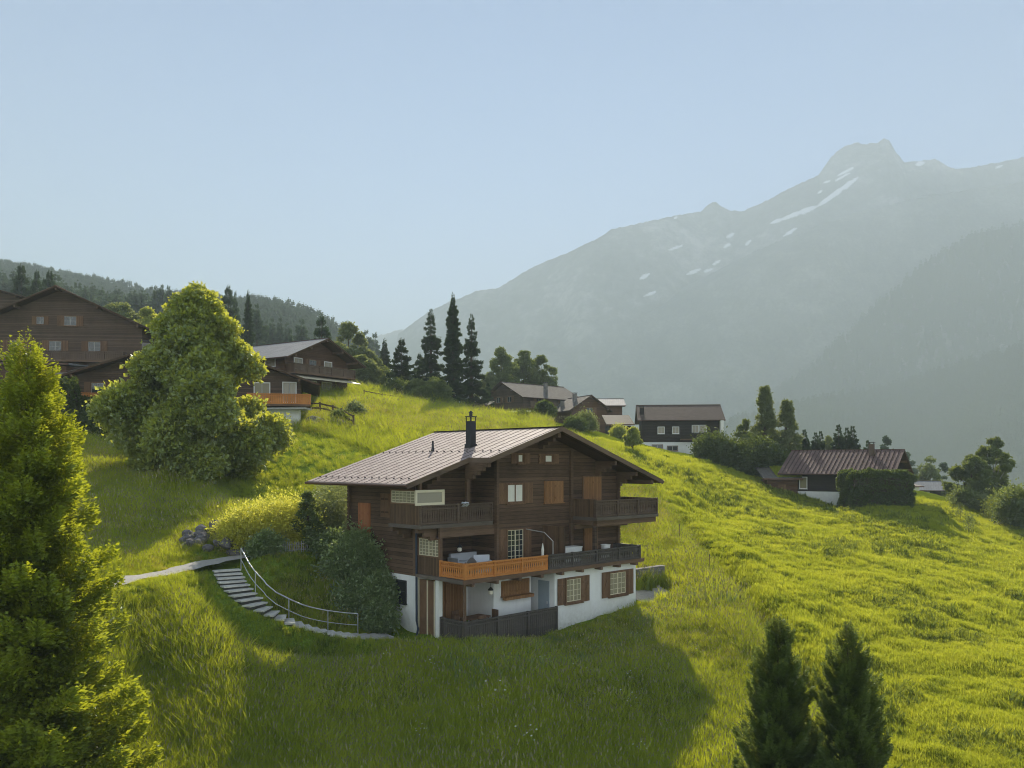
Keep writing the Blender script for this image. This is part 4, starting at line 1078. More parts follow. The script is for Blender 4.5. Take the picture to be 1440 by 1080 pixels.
# clipped hedges: boxes of leaves
def hedge(pos, L, D_, h, rz, n, lb, seed, size=.16):
    rg = np.random.default_rng(seed); t = empty('hedge', pos, rz, lb, 'hedge')
    P_ = rg.uniform(-1, 1, (n, 3)); ax = rg.integers(0, 3, n); sg = np.sign(rg.uniform(-1, 1, n))
    P_[np.arange(n), ax] = sg*(1-np.abs(rg.normal(0, .05, n)))
    P_[:,2] = np.where(ax == 2, 1-np.abs(rg.normal(0, .05, n)), P_[:,2])
    w1 = fbm(P_[:,0]*3+seed, P_[:,1]*3+P_[:,2]*3, 3, seed)*.15
    # rounded shoulders
    e = np.maximum(0, np.abs(P_[:,0])-.75)**2*1.2+np.maximum(0, np.abs(P_[:,1])-.7)**2*1.2
    C = np.stack([P_[:,0]*L/2*(1+w1), P_[:,1]*D_/2*(1+w1), (P_[:,2]*.5+.5-e*(P_[:,2] > 0))*h*(1+w1)], -1)
    D = unit(P_*np.array([L/2, D_/2, h/2])/max(L, h)+rg.normal(0, .7, (n, 3)))
    V, Fc = leaf_faces(C, D, size*.3, size*(.6+.8*rg.random(n)), rg)
    link('foliage', np_mesh('hedge_leaves', V, Fc, FM['hedge'], np.clip(.4+w1*3+rg.normal(0, .2, n), 0, 1)), t)
    m = MB().box(-L*.44, L*.44, -D_*.42, D_*.42, -.3, h*.86); m.build('inner_branches', FM['bark'], t)
    return t
g_ = on(1232, 94.5); hedge((g_[0], g_[1], g_[2]-.4), 7.0, 3.6, 4.3, .0, 38000, 'large clipped hedge in front of the red roofed chalet', 7, .22)
g_ = on(128, 76); hedge((g_[0], g_[1], g_[2]-.2), 5.2, 2.2, 3.2, .1, 16000, 'dark clipped hedge left of the maple below the wooden balcony', 8, .2)
g_ = on(84, 74); hedge((g_[0], g_[1], g_[2]-.2), 2.6, 2.2, 5.0, .1, 12000, 'tall dark clipped hedge under the pale shed roof', 9, .2)
# ------------------------------------------------------------------ meadow grass: blade tufts spread over the land
def tuft(name, nb, h, rad, w_, mat, seed, lean=.35, heads=0, hmat=None, flower=0):
    rg = np.random.default_rng(seed); V = []; Fc = []; T = []; mi = []
    for i in range(nb):
        a = rg.random()*6.283; q = rad*rg.random()**.5; x, y = math.cos(a)*q, math.sin(a)*q
        b = rg.random()*6.283; L = h*(.45+.65*rg.random()); ln = lean*L*rg.random()
        dx, dy = math.cos(b)*ln, math.sin(b)*ln; px_, py_ = -math.sin(b+.8)*w_/2, math.cos(b+.8)*w_/2
        n = len(V); V += [(x-px_, y-py_, -.05), (x+px_, y+py_, -.05), (x+dx*.35+px_*.8, y+dy*.35+py_*.8, L*.55), (x+dx*.35-px_*.8, y+dy*.35-py_*.8, L*.55), (x+dx+px_*.15, y+dy+py_*.15, L), (x+dx-px_*.15, y+dy-py_*.15, L)]
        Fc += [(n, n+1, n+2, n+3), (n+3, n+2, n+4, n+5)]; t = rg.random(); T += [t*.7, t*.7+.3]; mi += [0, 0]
        if i < heads:
            z = L; X, Y_ = x+dx, y+dy; s = .018 if not flower else .035; hh = .11 if not flower else .03
            n = len(V); V += [(X-s, Y_, z-hh*.3), (X, Y_-s, z-hh*.3), (X+s, Y_, z+hh*.7), (X, Y_+s, z+hh*.7)]; Fc.append((n, n+1, n+2, n+3)); T.append(rg.random()); mi.append(1)
            n = len(V); V += [(X, Y_-s, z-hh*.2), (X+s, Y_, z+.0), (X, Y_+s, z+hh*.8), (X-s, Y_, z+hh*.3)]; Fc.append((n, n+1, n+2, n+3)); T.append(rg.random()); mi.append(1)
    me = np_mesh(name, V, Fc, [mat, hmat or mat], T, midx=mi)
    return bpy.data.objects.new(name, me)     # source only: drawn through the scatter below
def scatter(name, src, pts, scl, rot, label):
    me = bpy.data.meshes.new(name); me.vertices.add(len(pts)); me.vertices.foreach_set('co', np.asarray(pts, np.float32).ravel())
    a = me.attributes.new('s', 'FLOAT_VECTOR', 'POINT'); a.data.foreach_set('vector', np.asarray(scl, np.float32).ravel())
    a = me.attributes.new('r', 'FLOAT_VECTOR', 'POINT'); a.data.foreach_set('vector', np.asarray(rot, np.float32).ravel())
    o = link(name, me); tag(o, label, kind='stuff')
    ng = bpy.data.node_groups.new(name+'_scatter', 'GeometryNodeTree')
    ng.interface.new_socket('Geometry', in_out='INPUT', socket_type='NodeSocketGeometry'); ng.interface.new_socket('Geometry', in_out='OUTPUT', socket_type='NodeSocketGeometry')
    N = ng.nodes; gi = N.new('NodeGroupInput'); go = N.new('NodeGroupOutput'); ip = N.new('GeometryNodeInstanceOnPoints')
    oi = N.new('GeometryNodeObjectInfo'); oi.inputs['Object'].default_value = src
    def named(nm):
        q = N.new('GeometryNodeInputNamedAttribute'); q.data_type = 'FLOAT_VECTOR'; q.inputs[0].default_value = nm
        return [s for s in q.outputs if s.enabled][0] if any(s.enabled for s in q.outputs) else q.outputs[0]
    lk = ng.links.new
    lk(gi.outputs[0], ip.inputs['Points']); lk(oi.outputs['Geometry'], ip.inputs['Instance']); lk(named('s'), ip.inputs['Scale']); lk(named('r'), ip.inputs['Rotation']); lk(ip.outputs[0], go.inputs[0])
    md = o.modifiers.new('scatter', 'NODES'); md.node_group = ng
    return o
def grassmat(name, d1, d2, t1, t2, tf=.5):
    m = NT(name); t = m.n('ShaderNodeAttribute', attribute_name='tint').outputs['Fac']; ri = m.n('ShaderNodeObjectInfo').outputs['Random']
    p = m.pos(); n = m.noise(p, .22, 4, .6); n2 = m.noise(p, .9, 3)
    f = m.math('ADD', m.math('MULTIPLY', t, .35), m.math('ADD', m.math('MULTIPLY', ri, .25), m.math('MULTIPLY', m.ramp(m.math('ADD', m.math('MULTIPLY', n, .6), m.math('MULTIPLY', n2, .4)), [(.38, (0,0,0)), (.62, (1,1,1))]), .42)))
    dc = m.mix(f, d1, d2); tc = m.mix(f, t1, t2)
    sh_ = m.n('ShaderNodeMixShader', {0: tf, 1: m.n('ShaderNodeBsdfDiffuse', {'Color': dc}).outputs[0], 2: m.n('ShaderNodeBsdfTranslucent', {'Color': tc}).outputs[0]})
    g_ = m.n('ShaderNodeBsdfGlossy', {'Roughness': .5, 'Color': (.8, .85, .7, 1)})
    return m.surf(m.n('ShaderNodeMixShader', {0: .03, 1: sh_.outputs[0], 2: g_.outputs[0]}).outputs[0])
GT = grassmat('tall_grass', (.12,.20,.018), (.33,.42,.045), (.34,.42,.015), (.85,.82,.05))
GU = grassmat('golden_grass', (.18,.19,.022), (.42,.39,.08), (.55,.50,.04), (.95,.82,.12))
GM = grassmat('mown_grass', (.12,.175,.012), (.34,.39,.03), (.36,.44,.018), (.86,.82,.06))
GWD = grassmat('weed_leaves', (.05,.09,.012), (.15,.20,.03), (.2,.26,.02), (.5,.52,.05), .4)
GN = grassmat('nettle_leaves', (.10,.17,.06), (.24,.33,.14), (.2,.3,.08), (.45,.52,.18), .4)
GS = plain('golden_seed_heads', (.55,.47,.24), .9, .2, 5)
GH = plain('grass_seed_heads', (.30,.29,.13), .9, .2, 5)
GW = plain('white_umbels', (.50,.53,.42), .9, .1, 5)
def clear(x, y):
    t, s = house_ts(x, y)
    ok = ~((t > -.35) & (t < 13.35) & (s > -.12) & (s < 10) & ~((t > -.35) & (t < 0) & (s > 4)))
    for pts, hw_ in ((PATH, .74), (STAIR, .85)): d, _ = seg_dist(x, y, pts); ok &= d > hw_-.05
    ok &= ~((np.abs(t-15.1) < 1.9) & (np.abs(s-.3) < 1.1))
    return ok
def sample(n, y0, y1, pw, seed, lo=-.68, hi=.68):
    rg = np.random.default_rng(seed); u = rg.random(n)
    # points per ground area falls with distance
    k = 2-pw; y = (y0**k+(y1**k-y0**k)*u)**(1/k) if abs(k) > 1e-6 else y0*(y1/y0)**u
    return y*rg.uniform(lo, hi, n), y, rg
def do(name, src, n, y0, y1, pw, seed, sel, s0, s1, label, grow=0.):
    x, y, rg = sample(n, y0, y1, pw, seed); m = mown(x, y); k = sel(x, y, m, rg) & clear(x, y); x = x[k]; y = y[k]
    z = H(x, y); s = rg.uniform(s0, s1, len(x))*(1+grow*(y-y0)/(y1-y0))*(.65+.7*vnoise(x*.35, y*.35, 5))
    dd = np.minimum(seg_dist(x, y, PATH)[0], seg_dist(x, y, STAIR)[0]); s = s*np.clip(.25+(dd-.8)*.28, .25, 1)
    tt_, ss_ = house_ts(x, y); s = s*np.where((tt_ > -1.5) & (tt_ < 14) & (ss_ > -3), np.clip(.42-.2*ss_, .42, 1), 1)
    S = np.stack([s*1.15, s*1.15, s], -1); Rt = np.stack([rg.normal(0, .12, len(x)), rg.normal(0, .12, len(x)), rg.random(len(x))*6.28], -1)
    scatter(name, src, np.stack([x, y, z], -1), S, Rt, label)
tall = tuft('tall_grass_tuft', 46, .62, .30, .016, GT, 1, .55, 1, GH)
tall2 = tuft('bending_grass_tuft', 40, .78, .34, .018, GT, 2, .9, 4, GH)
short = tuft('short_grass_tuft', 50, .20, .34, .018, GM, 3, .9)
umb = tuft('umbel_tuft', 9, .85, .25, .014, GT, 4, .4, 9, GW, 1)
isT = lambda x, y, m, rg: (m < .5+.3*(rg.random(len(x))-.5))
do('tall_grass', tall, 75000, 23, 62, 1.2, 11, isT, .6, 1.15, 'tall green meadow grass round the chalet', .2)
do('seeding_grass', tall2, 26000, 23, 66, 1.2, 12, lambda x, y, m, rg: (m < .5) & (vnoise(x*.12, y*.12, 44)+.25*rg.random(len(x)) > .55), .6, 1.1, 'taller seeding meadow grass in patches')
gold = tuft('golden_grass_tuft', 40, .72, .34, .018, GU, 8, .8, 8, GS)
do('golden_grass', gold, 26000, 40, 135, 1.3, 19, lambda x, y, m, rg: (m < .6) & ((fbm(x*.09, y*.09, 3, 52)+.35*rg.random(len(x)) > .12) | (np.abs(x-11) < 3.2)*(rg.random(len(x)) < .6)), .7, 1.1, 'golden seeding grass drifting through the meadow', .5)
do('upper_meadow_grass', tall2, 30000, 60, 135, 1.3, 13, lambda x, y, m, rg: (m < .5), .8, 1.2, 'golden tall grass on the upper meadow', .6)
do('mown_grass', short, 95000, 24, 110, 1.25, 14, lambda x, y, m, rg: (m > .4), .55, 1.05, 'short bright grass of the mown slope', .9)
do('white_wildflowers', umb, 1500, 30, 52, 1.0, 15, lambda x, y, m, rg: (m < .5) & ((x > -6) & (x < 12) & (rg.random(len(x)) < .1+.6*np.clip(fbm(x*.15, y*.15, 3, 61)*2+.3, 0, 1))), .6, 1.05, 'pale wildflower heads in the tall grass')
weed = tuft('weed_tuft', 26, .34, .30, .075, GWD, 6, .8)
nettle = tuft('nettle_tuft', 24, .75, .28, .07, GN, 7, .35)
do('weed_clumps', weed, 16000, 26, 105, 1.25, 16, lambda x, y, m, rg: (m > .5) & (fbm(x*.16, y*.16, 3, 33)+.25*rg.random(len(x)) > .26), .5, 1.2, 'darker weed clumps dotted over the mown slope', .5)
do('herb_clumps', weed, 9000, 26, 60, 1.2, 17, lambda x, y, m, rg: (m < .5) & (fbm(x*.2, y*.2, 3, 34)+.2*rg.random(len(x)) > .12), 1.0, 2.0, 'broad leaved herbs in the tall grass')
do('nettles', nettle, 9000, 32, 50, 1.0, 18, lambda x, y, m, rg: (m < .5) & (np.abs(house_ts(x, y)[1]+2.2) < 2.4) & (house_ts(x, y)[0] > -3) & (house_ts(x, y)[0] < 16) & (fbm(x*.5, y*.5, 2, 35)+.3*rg.random(len(x)) > .0), .6, 1.1, 'pale green nettles along the front of the chalet')
# bank between stairs and path is covered by 'tall_grass' too

# far-off woods: small spruces beyond counting
def far_wood(name, label, px, py_Y, seed, s0, s1, src): pass
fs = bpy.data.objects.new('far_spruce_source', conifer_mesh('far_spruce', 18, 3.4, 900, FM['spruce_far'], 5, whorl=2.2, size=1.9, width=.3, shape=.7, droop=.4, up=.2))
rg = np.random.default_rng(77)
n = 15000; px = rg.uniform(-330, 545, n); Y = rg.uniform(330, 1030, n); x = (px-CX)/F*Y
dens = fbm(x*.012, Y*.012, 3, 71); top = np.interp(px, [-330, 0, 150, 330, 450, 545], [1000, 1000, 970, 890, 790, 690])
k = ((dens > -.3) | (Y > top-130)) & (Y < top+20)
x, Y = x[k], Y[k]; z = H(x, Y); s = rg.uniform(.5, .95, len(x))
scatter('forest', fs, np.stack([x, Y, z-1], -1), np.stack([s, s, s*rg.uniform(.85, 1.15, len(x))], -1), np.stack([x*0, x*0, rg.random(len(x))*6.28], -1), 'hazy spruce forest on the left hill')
# wooded slopes across the valley
from mathutils.bvhtree import BVHTree
def wood_on(V, n, seed, thr, s0, s1, name, label, lo=0., hi=1.):
    rg = np.random.default_rng(seed); r_, c_ = V.shape[:2]
    i = rg.integers(int(lo*(r_-1)), int(hi*(r_-1)), n); j = rg.integers(0, c_-1, n); a = rg.random(n)[:,None]; b = rg.random(n)[:,None]
    P_ = (V[i, j]*(1-a)+V[i+1, j]*a)*(1-b)+(V[i, j+1]*(1-a)+V[i+1, j+1]*a)*b
    k = fbm(P_[:,0]*.006, P_[:,1]*.006, 3, seed) > thr; P_ = P_[k]; s = rg.uniform(s0, s1, len(P_))
    scatter(name, fs, P_-np.array([0, 0, 1.5]), np.stack([s]*3, -1), np.stack([P_[:,0]*0, P_[:,0]*0, rg.random(len(P_))*6.28], -1), label)
wood_on(V4, 36000, 5, -.9, .55, 1.15, 'forest', 'dark wood on the low valley side', 0, .8)
wood_on(V3, 18000, 6, -.5, .8, 1.4, 'forest', 'wood covering the dark spur', 0, .7)
# ------------------------------------------------------------------ stairs, railing, fences, walls near the chalet
def poly_at(pts, d):
    P_ = [Vector(p) for p in pts]
    for a, b in zip(P_[:-1], P_[1:]):
        L = math.hypot(b.x-a.x, b.y-a.y)
        if d <= L: return a.lerp(b, d/L), (b-a)
        d -= L
    return P_[-1], P_[-1]-P_[-2]
def plen(pts): return sum(math.hypot(b[0]-a[0], b[1]-a[1]) for a, b in zip(pts[:-1], pts[1:]))
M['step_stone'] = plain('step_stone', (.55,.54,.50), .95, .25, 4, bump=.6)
M['riser_shade'] = plain('riser_shade', (.07,.07,.065), .95, .3, 4)  # near-black risers: the shaded gap under each tread put into the colour
st = empty('staircase', STAIR[0], 0, 'curved outdoor stairs of grey stone steps down the slope', 'stairs')
Ls = plen(STAIR); STR = [Vector(p)-Vector(STAIR[0]) for p in STAIR]
ns = 20
d_end = Ls*.80
for i in range(ns):
    d0 = .0+i*d_end/ns; p, t_ = poly_at(STR, d0+.5*d_end/ns); q = Vector((t_.x, t_.y, 0)).normalized(); nrm = Vector((-q.y, q.x, 0))
    hwid = .64; dl = d_end/ns*.5+.03; zt_ = poly_at(STR, d0)[0].z-.02; j = random.uniform(-.04, .04)
    mpf = lambda a, o, z: tuple(Vector((p.x, p.y, 0))+q*a+nrm*(o+j)+Vector((0, 0, z)))
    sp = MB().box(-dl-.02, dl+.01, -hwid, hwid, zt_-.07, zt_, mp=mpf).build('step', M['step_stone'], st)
    MB().box(-dl+.05, dl-.07, -hwid+.05, hwid-.05, zt_-.5, zt_-.071, mp=mpf).build('riser', M['riser_shade'], sp)
for i in range(4):
    d0 = d_end+(Ls-d_end)*(i+.5)/4; p, t_ = poly_at(STR, d0); q = Vector((t_.x, t_.y, 0)).normalized(); nrm = Vector((-q.y, q.x, 0)); dl = (Ls-d_end)/8-.02
    mpf = lambda a, o, z: tuple(Vector((p.x, p.y, 0))+q*a+nrm*o+Vector((0, 0, z)))
    MB().box(-dl, dl, -.55, .6, p.z-.2, p.z+.02, mp=mpf).build('slab', M['concrete'], st)
rl = empty('stair_railing', STAIR[0], 0, 'curved galvanised metal handrail along the uphill side of the stairs', 'railing')
def side_pt(d, off):
    p, t_ = poly_at(STR, d); q = Vector((t_.x, t_.y, 0)).normalized(); return p+Vector((-q.y, q.x, 0))*off
ds = [-.0, Ls*.25, Ls*.5, Ls*.70, Ls*.86]
top_ = []; low_ = []
for k in range(25):
    d = ds[0]+(ds[-1]-ds[0])*k/24; p = side_pt(max(0, d), .72); top_.append(p+Vector((0, 0, .98))); low_.append(p+Vector((0, 0, .42)))
MB().tube([tuple(p) for p in top_], .032, 8).build('handrail', M['steel'], rl, True)
MB().tube([tuple(p) for p in low_], .02, 8).build('lower_rail', M['steel'], rl, True)
for d in ds:
    p = side_pt(max(0, d), .72); MB().tube([tuple(p+Vector((0, 0, -.2))), tuple(p+Vector((0, 0, .98)))], .026, 8).build('post', M['steel'], rl)
# picket fence on the downhill edge of the path
pf = empty('picket_fence', on(395, 44.8), 0, 'low wooden picket fence along the path edge beside the yellow shrubs', 'fence')
o0 = Vector(pf.location); pts = [Vector(on(388, 44.6)), Vector(on(430, 45.9)), Vector(on(468, 47.4))]
m1 = MB(); m2 = MB()
for a, b in zip(pts[:-1], pts[1:]):
    n = int((b-a).length/.13); dr_ = (b-a).normalized()
    for i in range(n):
        p = a.lerp(b, i/n)-o0; hh = .62+random.uniform(-.04, .04); tl = random.uniform(-.03, .03)
        m1.tube([(p.x, p.y, p.z-.1), (p.x+tl, p.y, p.z+hh)], .022, 5)
    for z in (.18, .48): m2.tube([tuple(a-o0+Vector((0, .02, z))), tuple(b-o0+Vector((0, .02, z)))], .02, 5)
m1.build('pickets', M['edge_light'], pf); m2.build('rail', M['edge_light'], pf)
# stone heap above the stair top
def rock(pos, s, mat, lb, grp, seed, flat=.65):
    rg = random.Random(seed); import bmesh
    bm = bmesh.new(); bmesh.ops.create_icosphere(bm, subdivisions=2, radius=1)
    ox, oy = rg.random()*50, rg.random()*50
    for v in bm.verts:
        n = float(fbm(np.array([v.co.x*1.3+ox+v.co.z]), np.array([v.co.y*1.3+oy-v.co.z]), 2, seed)[0])
        v.co *= 1+n*.45; v.co.x *= s*rg.choice([1]); v.co.y *= s*.8; v.co.z *= s*flat
    me = bpy.data.meshes.new('rock'); bm.to_mesh(me); bm.free(); me.materials.append(M[mat])
    o = link('rock', me); o.location = pos; o.rotation_euler = (rg.uniform(-.3, .3), rg.uniform(-.3, .3), rg.random()*6)
    return tag(o, lb, 'rock', grp)
M['rock'] = plain('grey_boulder', (.13,.125,.135), .95, .35, 3, bump=.8)
for i in range(34):
    px = random.uniform(262, 345); Y = random.uniform(44.6, 46.8); g_ = on(px, Y)
    rock((g_[0], g_[1], g_[2]+random.uniform(.1, .75)), random.uniform(.28, .5), 'rock', 'grey rock in the stone heap above the stair top', 'rocks heaped above the stairs', 200+i)
for i in range(12):
    px = random.uniform(432, 492); g_ = on(px, random.uniform(80, 85)); 
    rock((g_[0], g_[1], g_[2]+.2), random.uniform(.5, 1.0), 'rock', 'dark boulder below the plank fence', 'boulders below the plank fence', 300+i)
# retaining wall and gravel terrace at the right end
p = hw(16.1, 1.5, 0); gz = float(H(np.array([p.x]), np.array([p.y]))[0])
rw = empty('retaining_wall', (p.x, p.y, gz+.2), HROT, 'low grey stone retaining wall at the right end of the chalet', 'wall')
w_ = MB(); 
for r_i in range(4):
    x = -1.2+.12*(r_i % 2)
    while x < 1.5:
        L = random.uniform(.25, .5); w_.box(x, min(1.6, x+L)-.02, 0, .4, -.3+r_i*.27, -.3+r_i*.27+.25); x += L
w_.build('stones', M['stone'], rw)
o = MB().box(-1.25, 1.65, -.0, .42, .785, .85).build('coping', M['stone'], rw)
pt = MB(); 
for i in range(5):
    for j in range(4):
        q = hw(13.35+i*.8, -.7+j*.68, 0); zz = float(H(np.array([q.x]), np.array([q.y]))[0])
        pt.v.append((q.x, q.y, zz+.05))
for i in range(4):
    for j in range(3): pt.f.append([i*4+j, i*4+j+1, (i+1)*4+j+1, (i+1)*4+j][::-1]); pt.m.append(0)
tag(pt.build('gravel_terrace', mpm), 'small gravel terrace at the right end of the chalet', kind='structure')
# stakes in the gully
for i, (px, Y, hh) in enumerate(((1085, 41, 1.9), (955, 62, 1.6), (997, 55, 1.4), (1040, 48, 1.2))):
    g_ = on(px, Y); t = empty('fence_stake', g_, 0, ['thin wooden stake above the young spruces', 'thin wooden stake right of the upper balcony', 'thin stake midway down the gully', 'short stake in the gully above the thin long one'][i], 'stake', 'stakes along the gully')
    MB().tube([(0, 0, -.3), (.03, 0, hh)], .022, 6).build('pole', M['rail_dark'], t); MB().box(.0, .07, -.02, .02, hh-.1, hh-.04).build('insulator', M['metal_dark'], t)
# little bare trees on the right meadow
for i, (px, Y) in enumerate(((1350, 92), (1362, 86), (1340, 95))):
    g_ = on(px, Y); t = empty('sapling', g_, 0, ['thin sapling right of the hedge shadow', 'lowest thin sapling at the end of the hedge shadow', 'thin sapling nearest the big hedge'][i], 'sapling', 'saplings on the right meadow')
    rg_ = random.Random(i); m = MB(); m.tube([(0, 0, -.2), (.05, 0, 2.0)], [.03, .01], 5)
    for k in range(9):
        z = .7+.14*k; a = rg_.random()*6.28; m.tube([(.02, 0, z), (math.cos(a)*.4, math.sin(a)*.4, z+.35)], [.012, .004], 4)
    m.build('trunk', FM['bark'], t)
    link('leaves', leafy_mesh('sapling_leaves', [(0, 0, 1.3, .45, .6), (.1, .1, 1.8, .3, .35)], 260, FM['leaf'], i, .14), t)

# ------------------------------------------------------------------ the other chalets
def chalet(px, Y, zpix, rz, W, L, he, hr, base, label, wall='log_brown', roof='roof_brown', ov=1.1, og=1.2, bm='white', wins=(), bal=None, chim=None, name='chalet', dz=0, x_anchor='c', zbot=-3.0, ribs=0, roof_th=.2, cat='chalet', asym=0.):
    """local frame: gable front looks along -y, ridge along y; W across, L deep; origin at the middle of the front foot"""
    x = (px-CX)/F*Y; z = (HY-zpix)/F*Y
    t = empty(name, (x, Y, z), rz, label, cat)
    if base > 0: MB().box(-W/2, W/2, 0, L, zbot, base).build('base_wall', M[bm], t)
    pit = (hr-he)/(W/2); a = asym
    zf = ([-W/2-ov, a, W/2+ov], [he-pit*ov, hr, he-pit*ov])
    gable_prism(t, 'timber_wall', -W/2-.04, W/2+.04, -.04, L+.04, base if base > 0 else zbot, (zf[0], [v-roof_th for v in zf[1]]), wall)
    r = MB(); P1 = [(-W/2-ov, -og), (a, -og), (a, L+og), (-W/2-ov, L+og)]; P2 = [(a, -og), (W/2+ov, -og), (W/2+ov, L+og), (a, L+og)]
    roof_slab(r, P1, zf, .06); roof_slab(r, P2, zf, .06)
    ro = r.build('roof', [M[roof], M['rail_dark']], t)
    s = MB(); z2 = (zf[0], [v-.065 for v in zf[1]]); roof_slab(s, [(p+(.05 if p < a else -.05 if p > a else 0), q+(.05 if q < 0 else -.05)) for p, q in P1], z2, roof_th-.07); roof_slab(s, [(p+(.05 if p < a else -.05 if p > a else 0), q+(.05 if q < 0 else -.05)) for p, q in P2], z2, roof_th-.07)
    s.build('soffit', [M['soffit'], M['soffit']], ro)
    g = MB(); g.tube([(-W/2-ov-.05, -og, zf[1][0]-.06), (-W/2-ov-.05, L+og, zf[1][0]-.06)], .07, 6); g.build('gutter', M['rust'], ro)
    g = MB(); g.tube([(W/2+ov+.05, -og, zf[1][2]-.06), (W/2+ov+.05, L+og, zf[1][2]-.06)], .07, 6); g.build('gutter', M['rust'], ro)
    MB().box(a-.12, a+.12, -og-.02, L+og+.02, hr-.04, hr+.03).build('ridge_cap', M['rust'], ro)
    p = MB()
    for xx in (-W/2+.1, -W/4, a, W/4, W/2-.1):
        zz = float(np.interp(xx, *zf))-roof_th-.02; p = MB().box(xx-.1, xx+.1, -og+.15, -.045, zz-.26, zz-(.05 if xx == a else .0)); p.build('purlin', M['log_x'], ro)
    if ribs:
        b = MB()
        for sx0, sx1 in ((-W/2-ov+.03, a-.13), (a+.13, W/2+ov-.03)):
            k = int((L+2*og)/ribs)
            for i in range(1, k):
                yy = -og+i*(L+2*og)/k; za, zb3 = float(np.interp(sx0, *zf)), float(np.interp(sx1, *zf))
                b.v += [(sx0, yy-.02, za-.01), (sx1, yy-.02, zb3-.01), (sx1, yy+.02, zb3-.01), (sx0, yy+.02, za-.01), (sx0, yy-.02, za+.05), (sx1, yy-.02, zb3+.05), (sx1, yy+.02, zb3+.05), (sx0, yy+.02, za+.05)]
                n = len(b.v)-8
                for fc in ((0,1,2,3),(4,5,6,7),(0,1,5,4),(1,2,6,5),(2,3,7,6),(3,0,4,7)): b.f.append([n+q for q in fc]); b.m.append(0)
        b.build('roof_seam', M['rust_wood'], ro)
    for (side, c, zc, ww, hh, sh_, cols, rows) in wins:
        mpp = {'f': mp_front(-.04), 'l': mp_left(-W/2-.04), 'r': mp_right(W/2+.04), 'b': mp_back(L+.04)}[side]
        if zc < base-.2: mpp = {'f': mp_front(0), 'l': mp_left(-W/2), 'r': mp_right(W/2), 'b': mp_back(L)}[side]
        window(t, mpp, c-ww/2, c+ww/2, zc-hh/2, zc+hh/2, cols, rows, 'whitepaint' if sh_ == 'w' else 'shutter_brown', 'glass_warm' if sh_ == 'w' else 'glass', 'edge_light', shutters='open' if sh_ == 's' else ('closed' if sh_ == 'c' else None), fw=.08)
    for i, q in enumerate(bal or ()):
        (side, c0, c1, zf_, mat, dep) = q
        if side == 'f':
            bo = MB().box(c0, c1, -dep, -.05, zf_-.2, zf_).build('balcony', M['log_x'], t)
            railing(bo, [((c0, -dep+.08), (c1, -dep+.08))], zf_, zf_+1.0, mat, cut=False, slat=.16, gap=.03); MB().box(c0, c0+.06, -dep+.15, -.05, zf_, zf_+1).box(c1-.06, c1, -dep+.15, -.05, zf_, zf_+1).build('side_screen', M['board_y'], bo)
        else:
            sg = -1 if side == 'l' else 1; X0 = sg*(W/2+.05); X1 = sg*(W/2+dep)
            bo = MB().box(X0, X1, c0, c1, zf_-.2, zf_).build('balcony', M['log_x'], t)
            railing(bo, [((X1-sg*.08, c0), (X1-sg*.08, c1))], zf_, zf_+1.0, mat, cut=False, slat=.16, gap=.03)
    for (cx_, cy_, cw, ch_, cm) in (chim or ()):
        zz = float(np.interp(cx_, *zf)); c = MB().box(cx_-cw, cx_+cw, cy_-cw, cy_+cw, zz-.4, zz+ch_).build('chimney', M[cm], ro)
        k = MB()
        for sx in (-1, 1):
            for sy in (-1, 1): k.box(cx_+sx*cw*.8-.03, cx_+sx*cw*.8+.03, cy_+sy*cw*.8-.03, cy_+sy*cw*.8+.03, zz+ch_, zz+ch_+.16)
        k.box(cx_-cw*1.25, cx_+cw*1.25, cy_-cw*1.25, cy_+cw*1.25, zz+ch_+.16, zz+ch_+.24).build('cap', M['metal_dark'], c)
    return t
Rz = lambda d: R(d)
# brown chalet far left, gable towards us
chalet(86, 96, 520, Rz(6), 17.5, 12, 5.2, 9.2, 0, 'wide brown chalet with big gable on the left, behind the golden conifer', 'log_warm', 'roof_brown', 1.6, 1.6,
   wins=(('f', 1.0, 5.5, 1.3, 1.0, 's', 2, 2), ('f', -.6, 2.6, 1.3, 1.2, 's', 2, 2), ('f', -4.8, 2.6, 1.3, 1.2, 's', 2, 2), ('f', 3.6, 2.6, 1.3, 1.2, 's', 2, 2), ('f', -2.2, 5.5, .8, .8, 's', 2, 1)), bal=(('f', -7, 7, 1.0, 'rail_dark', 1.2),), chim=((-3.2, 4, .3, 1.0, 'log_brown'),), zbot=-5)
chalet(-12, 118, 462, Rz(4), 15, 12, 3.6, 7.2-1.6, 0, 'brown chalet cut by the left edge, higher than the wide one', 'log_warm', 'roof_brown', 1.5, 1.5, wins=(('f', 3.0, 2.4, 1.2, 1.0, 's', 2, 2),), zbot=-9)
# chalet behind the maple, gable towards us; only its two wings show
chalet(268, 82, 602, Rz(13), 20.5, 12, 5.0, 8.6, 0, 'broad chalet hidden behind the maple with orange balcony at its right', 'log_warm', 'roof_brown', 1.8, 1.7,
   wins=(('f', -8.2, 3.6, 1.1, 1.1, 's', 2, 2), ('f', 6.6, 3.6, 1.4, 1.7, 'w', 2, 1), ('f', 9.2, 3.6, 1.2, 1.9, 'w', 2, 1)), bal=(('f', 5.4, 11.2, 2.3, 'rail_orange', 2.2), ('f', -11.6, -4.6, 2.1, 'rail_orange', 2.0)), chim=((-4.6, 3.5, .35, 1.5, 'stone'),), zbot=-1.5)
p_ = on(400, 80); t = empty('terrace_wall', (p_[0], p_[1], (HY-600)/F*80), Rz(-6), 'white wall with grey slab under the orange balcony right of the maple', 'wall')
MB().box(-1.6, 1.5, -.2, .2, -1.2, 1.55).build('wall_panel', M['white'], t); MB().box(-1.8, 2.4, -1.2, .6, 1.55, 1.72).build('slab', M['concrete'], t)
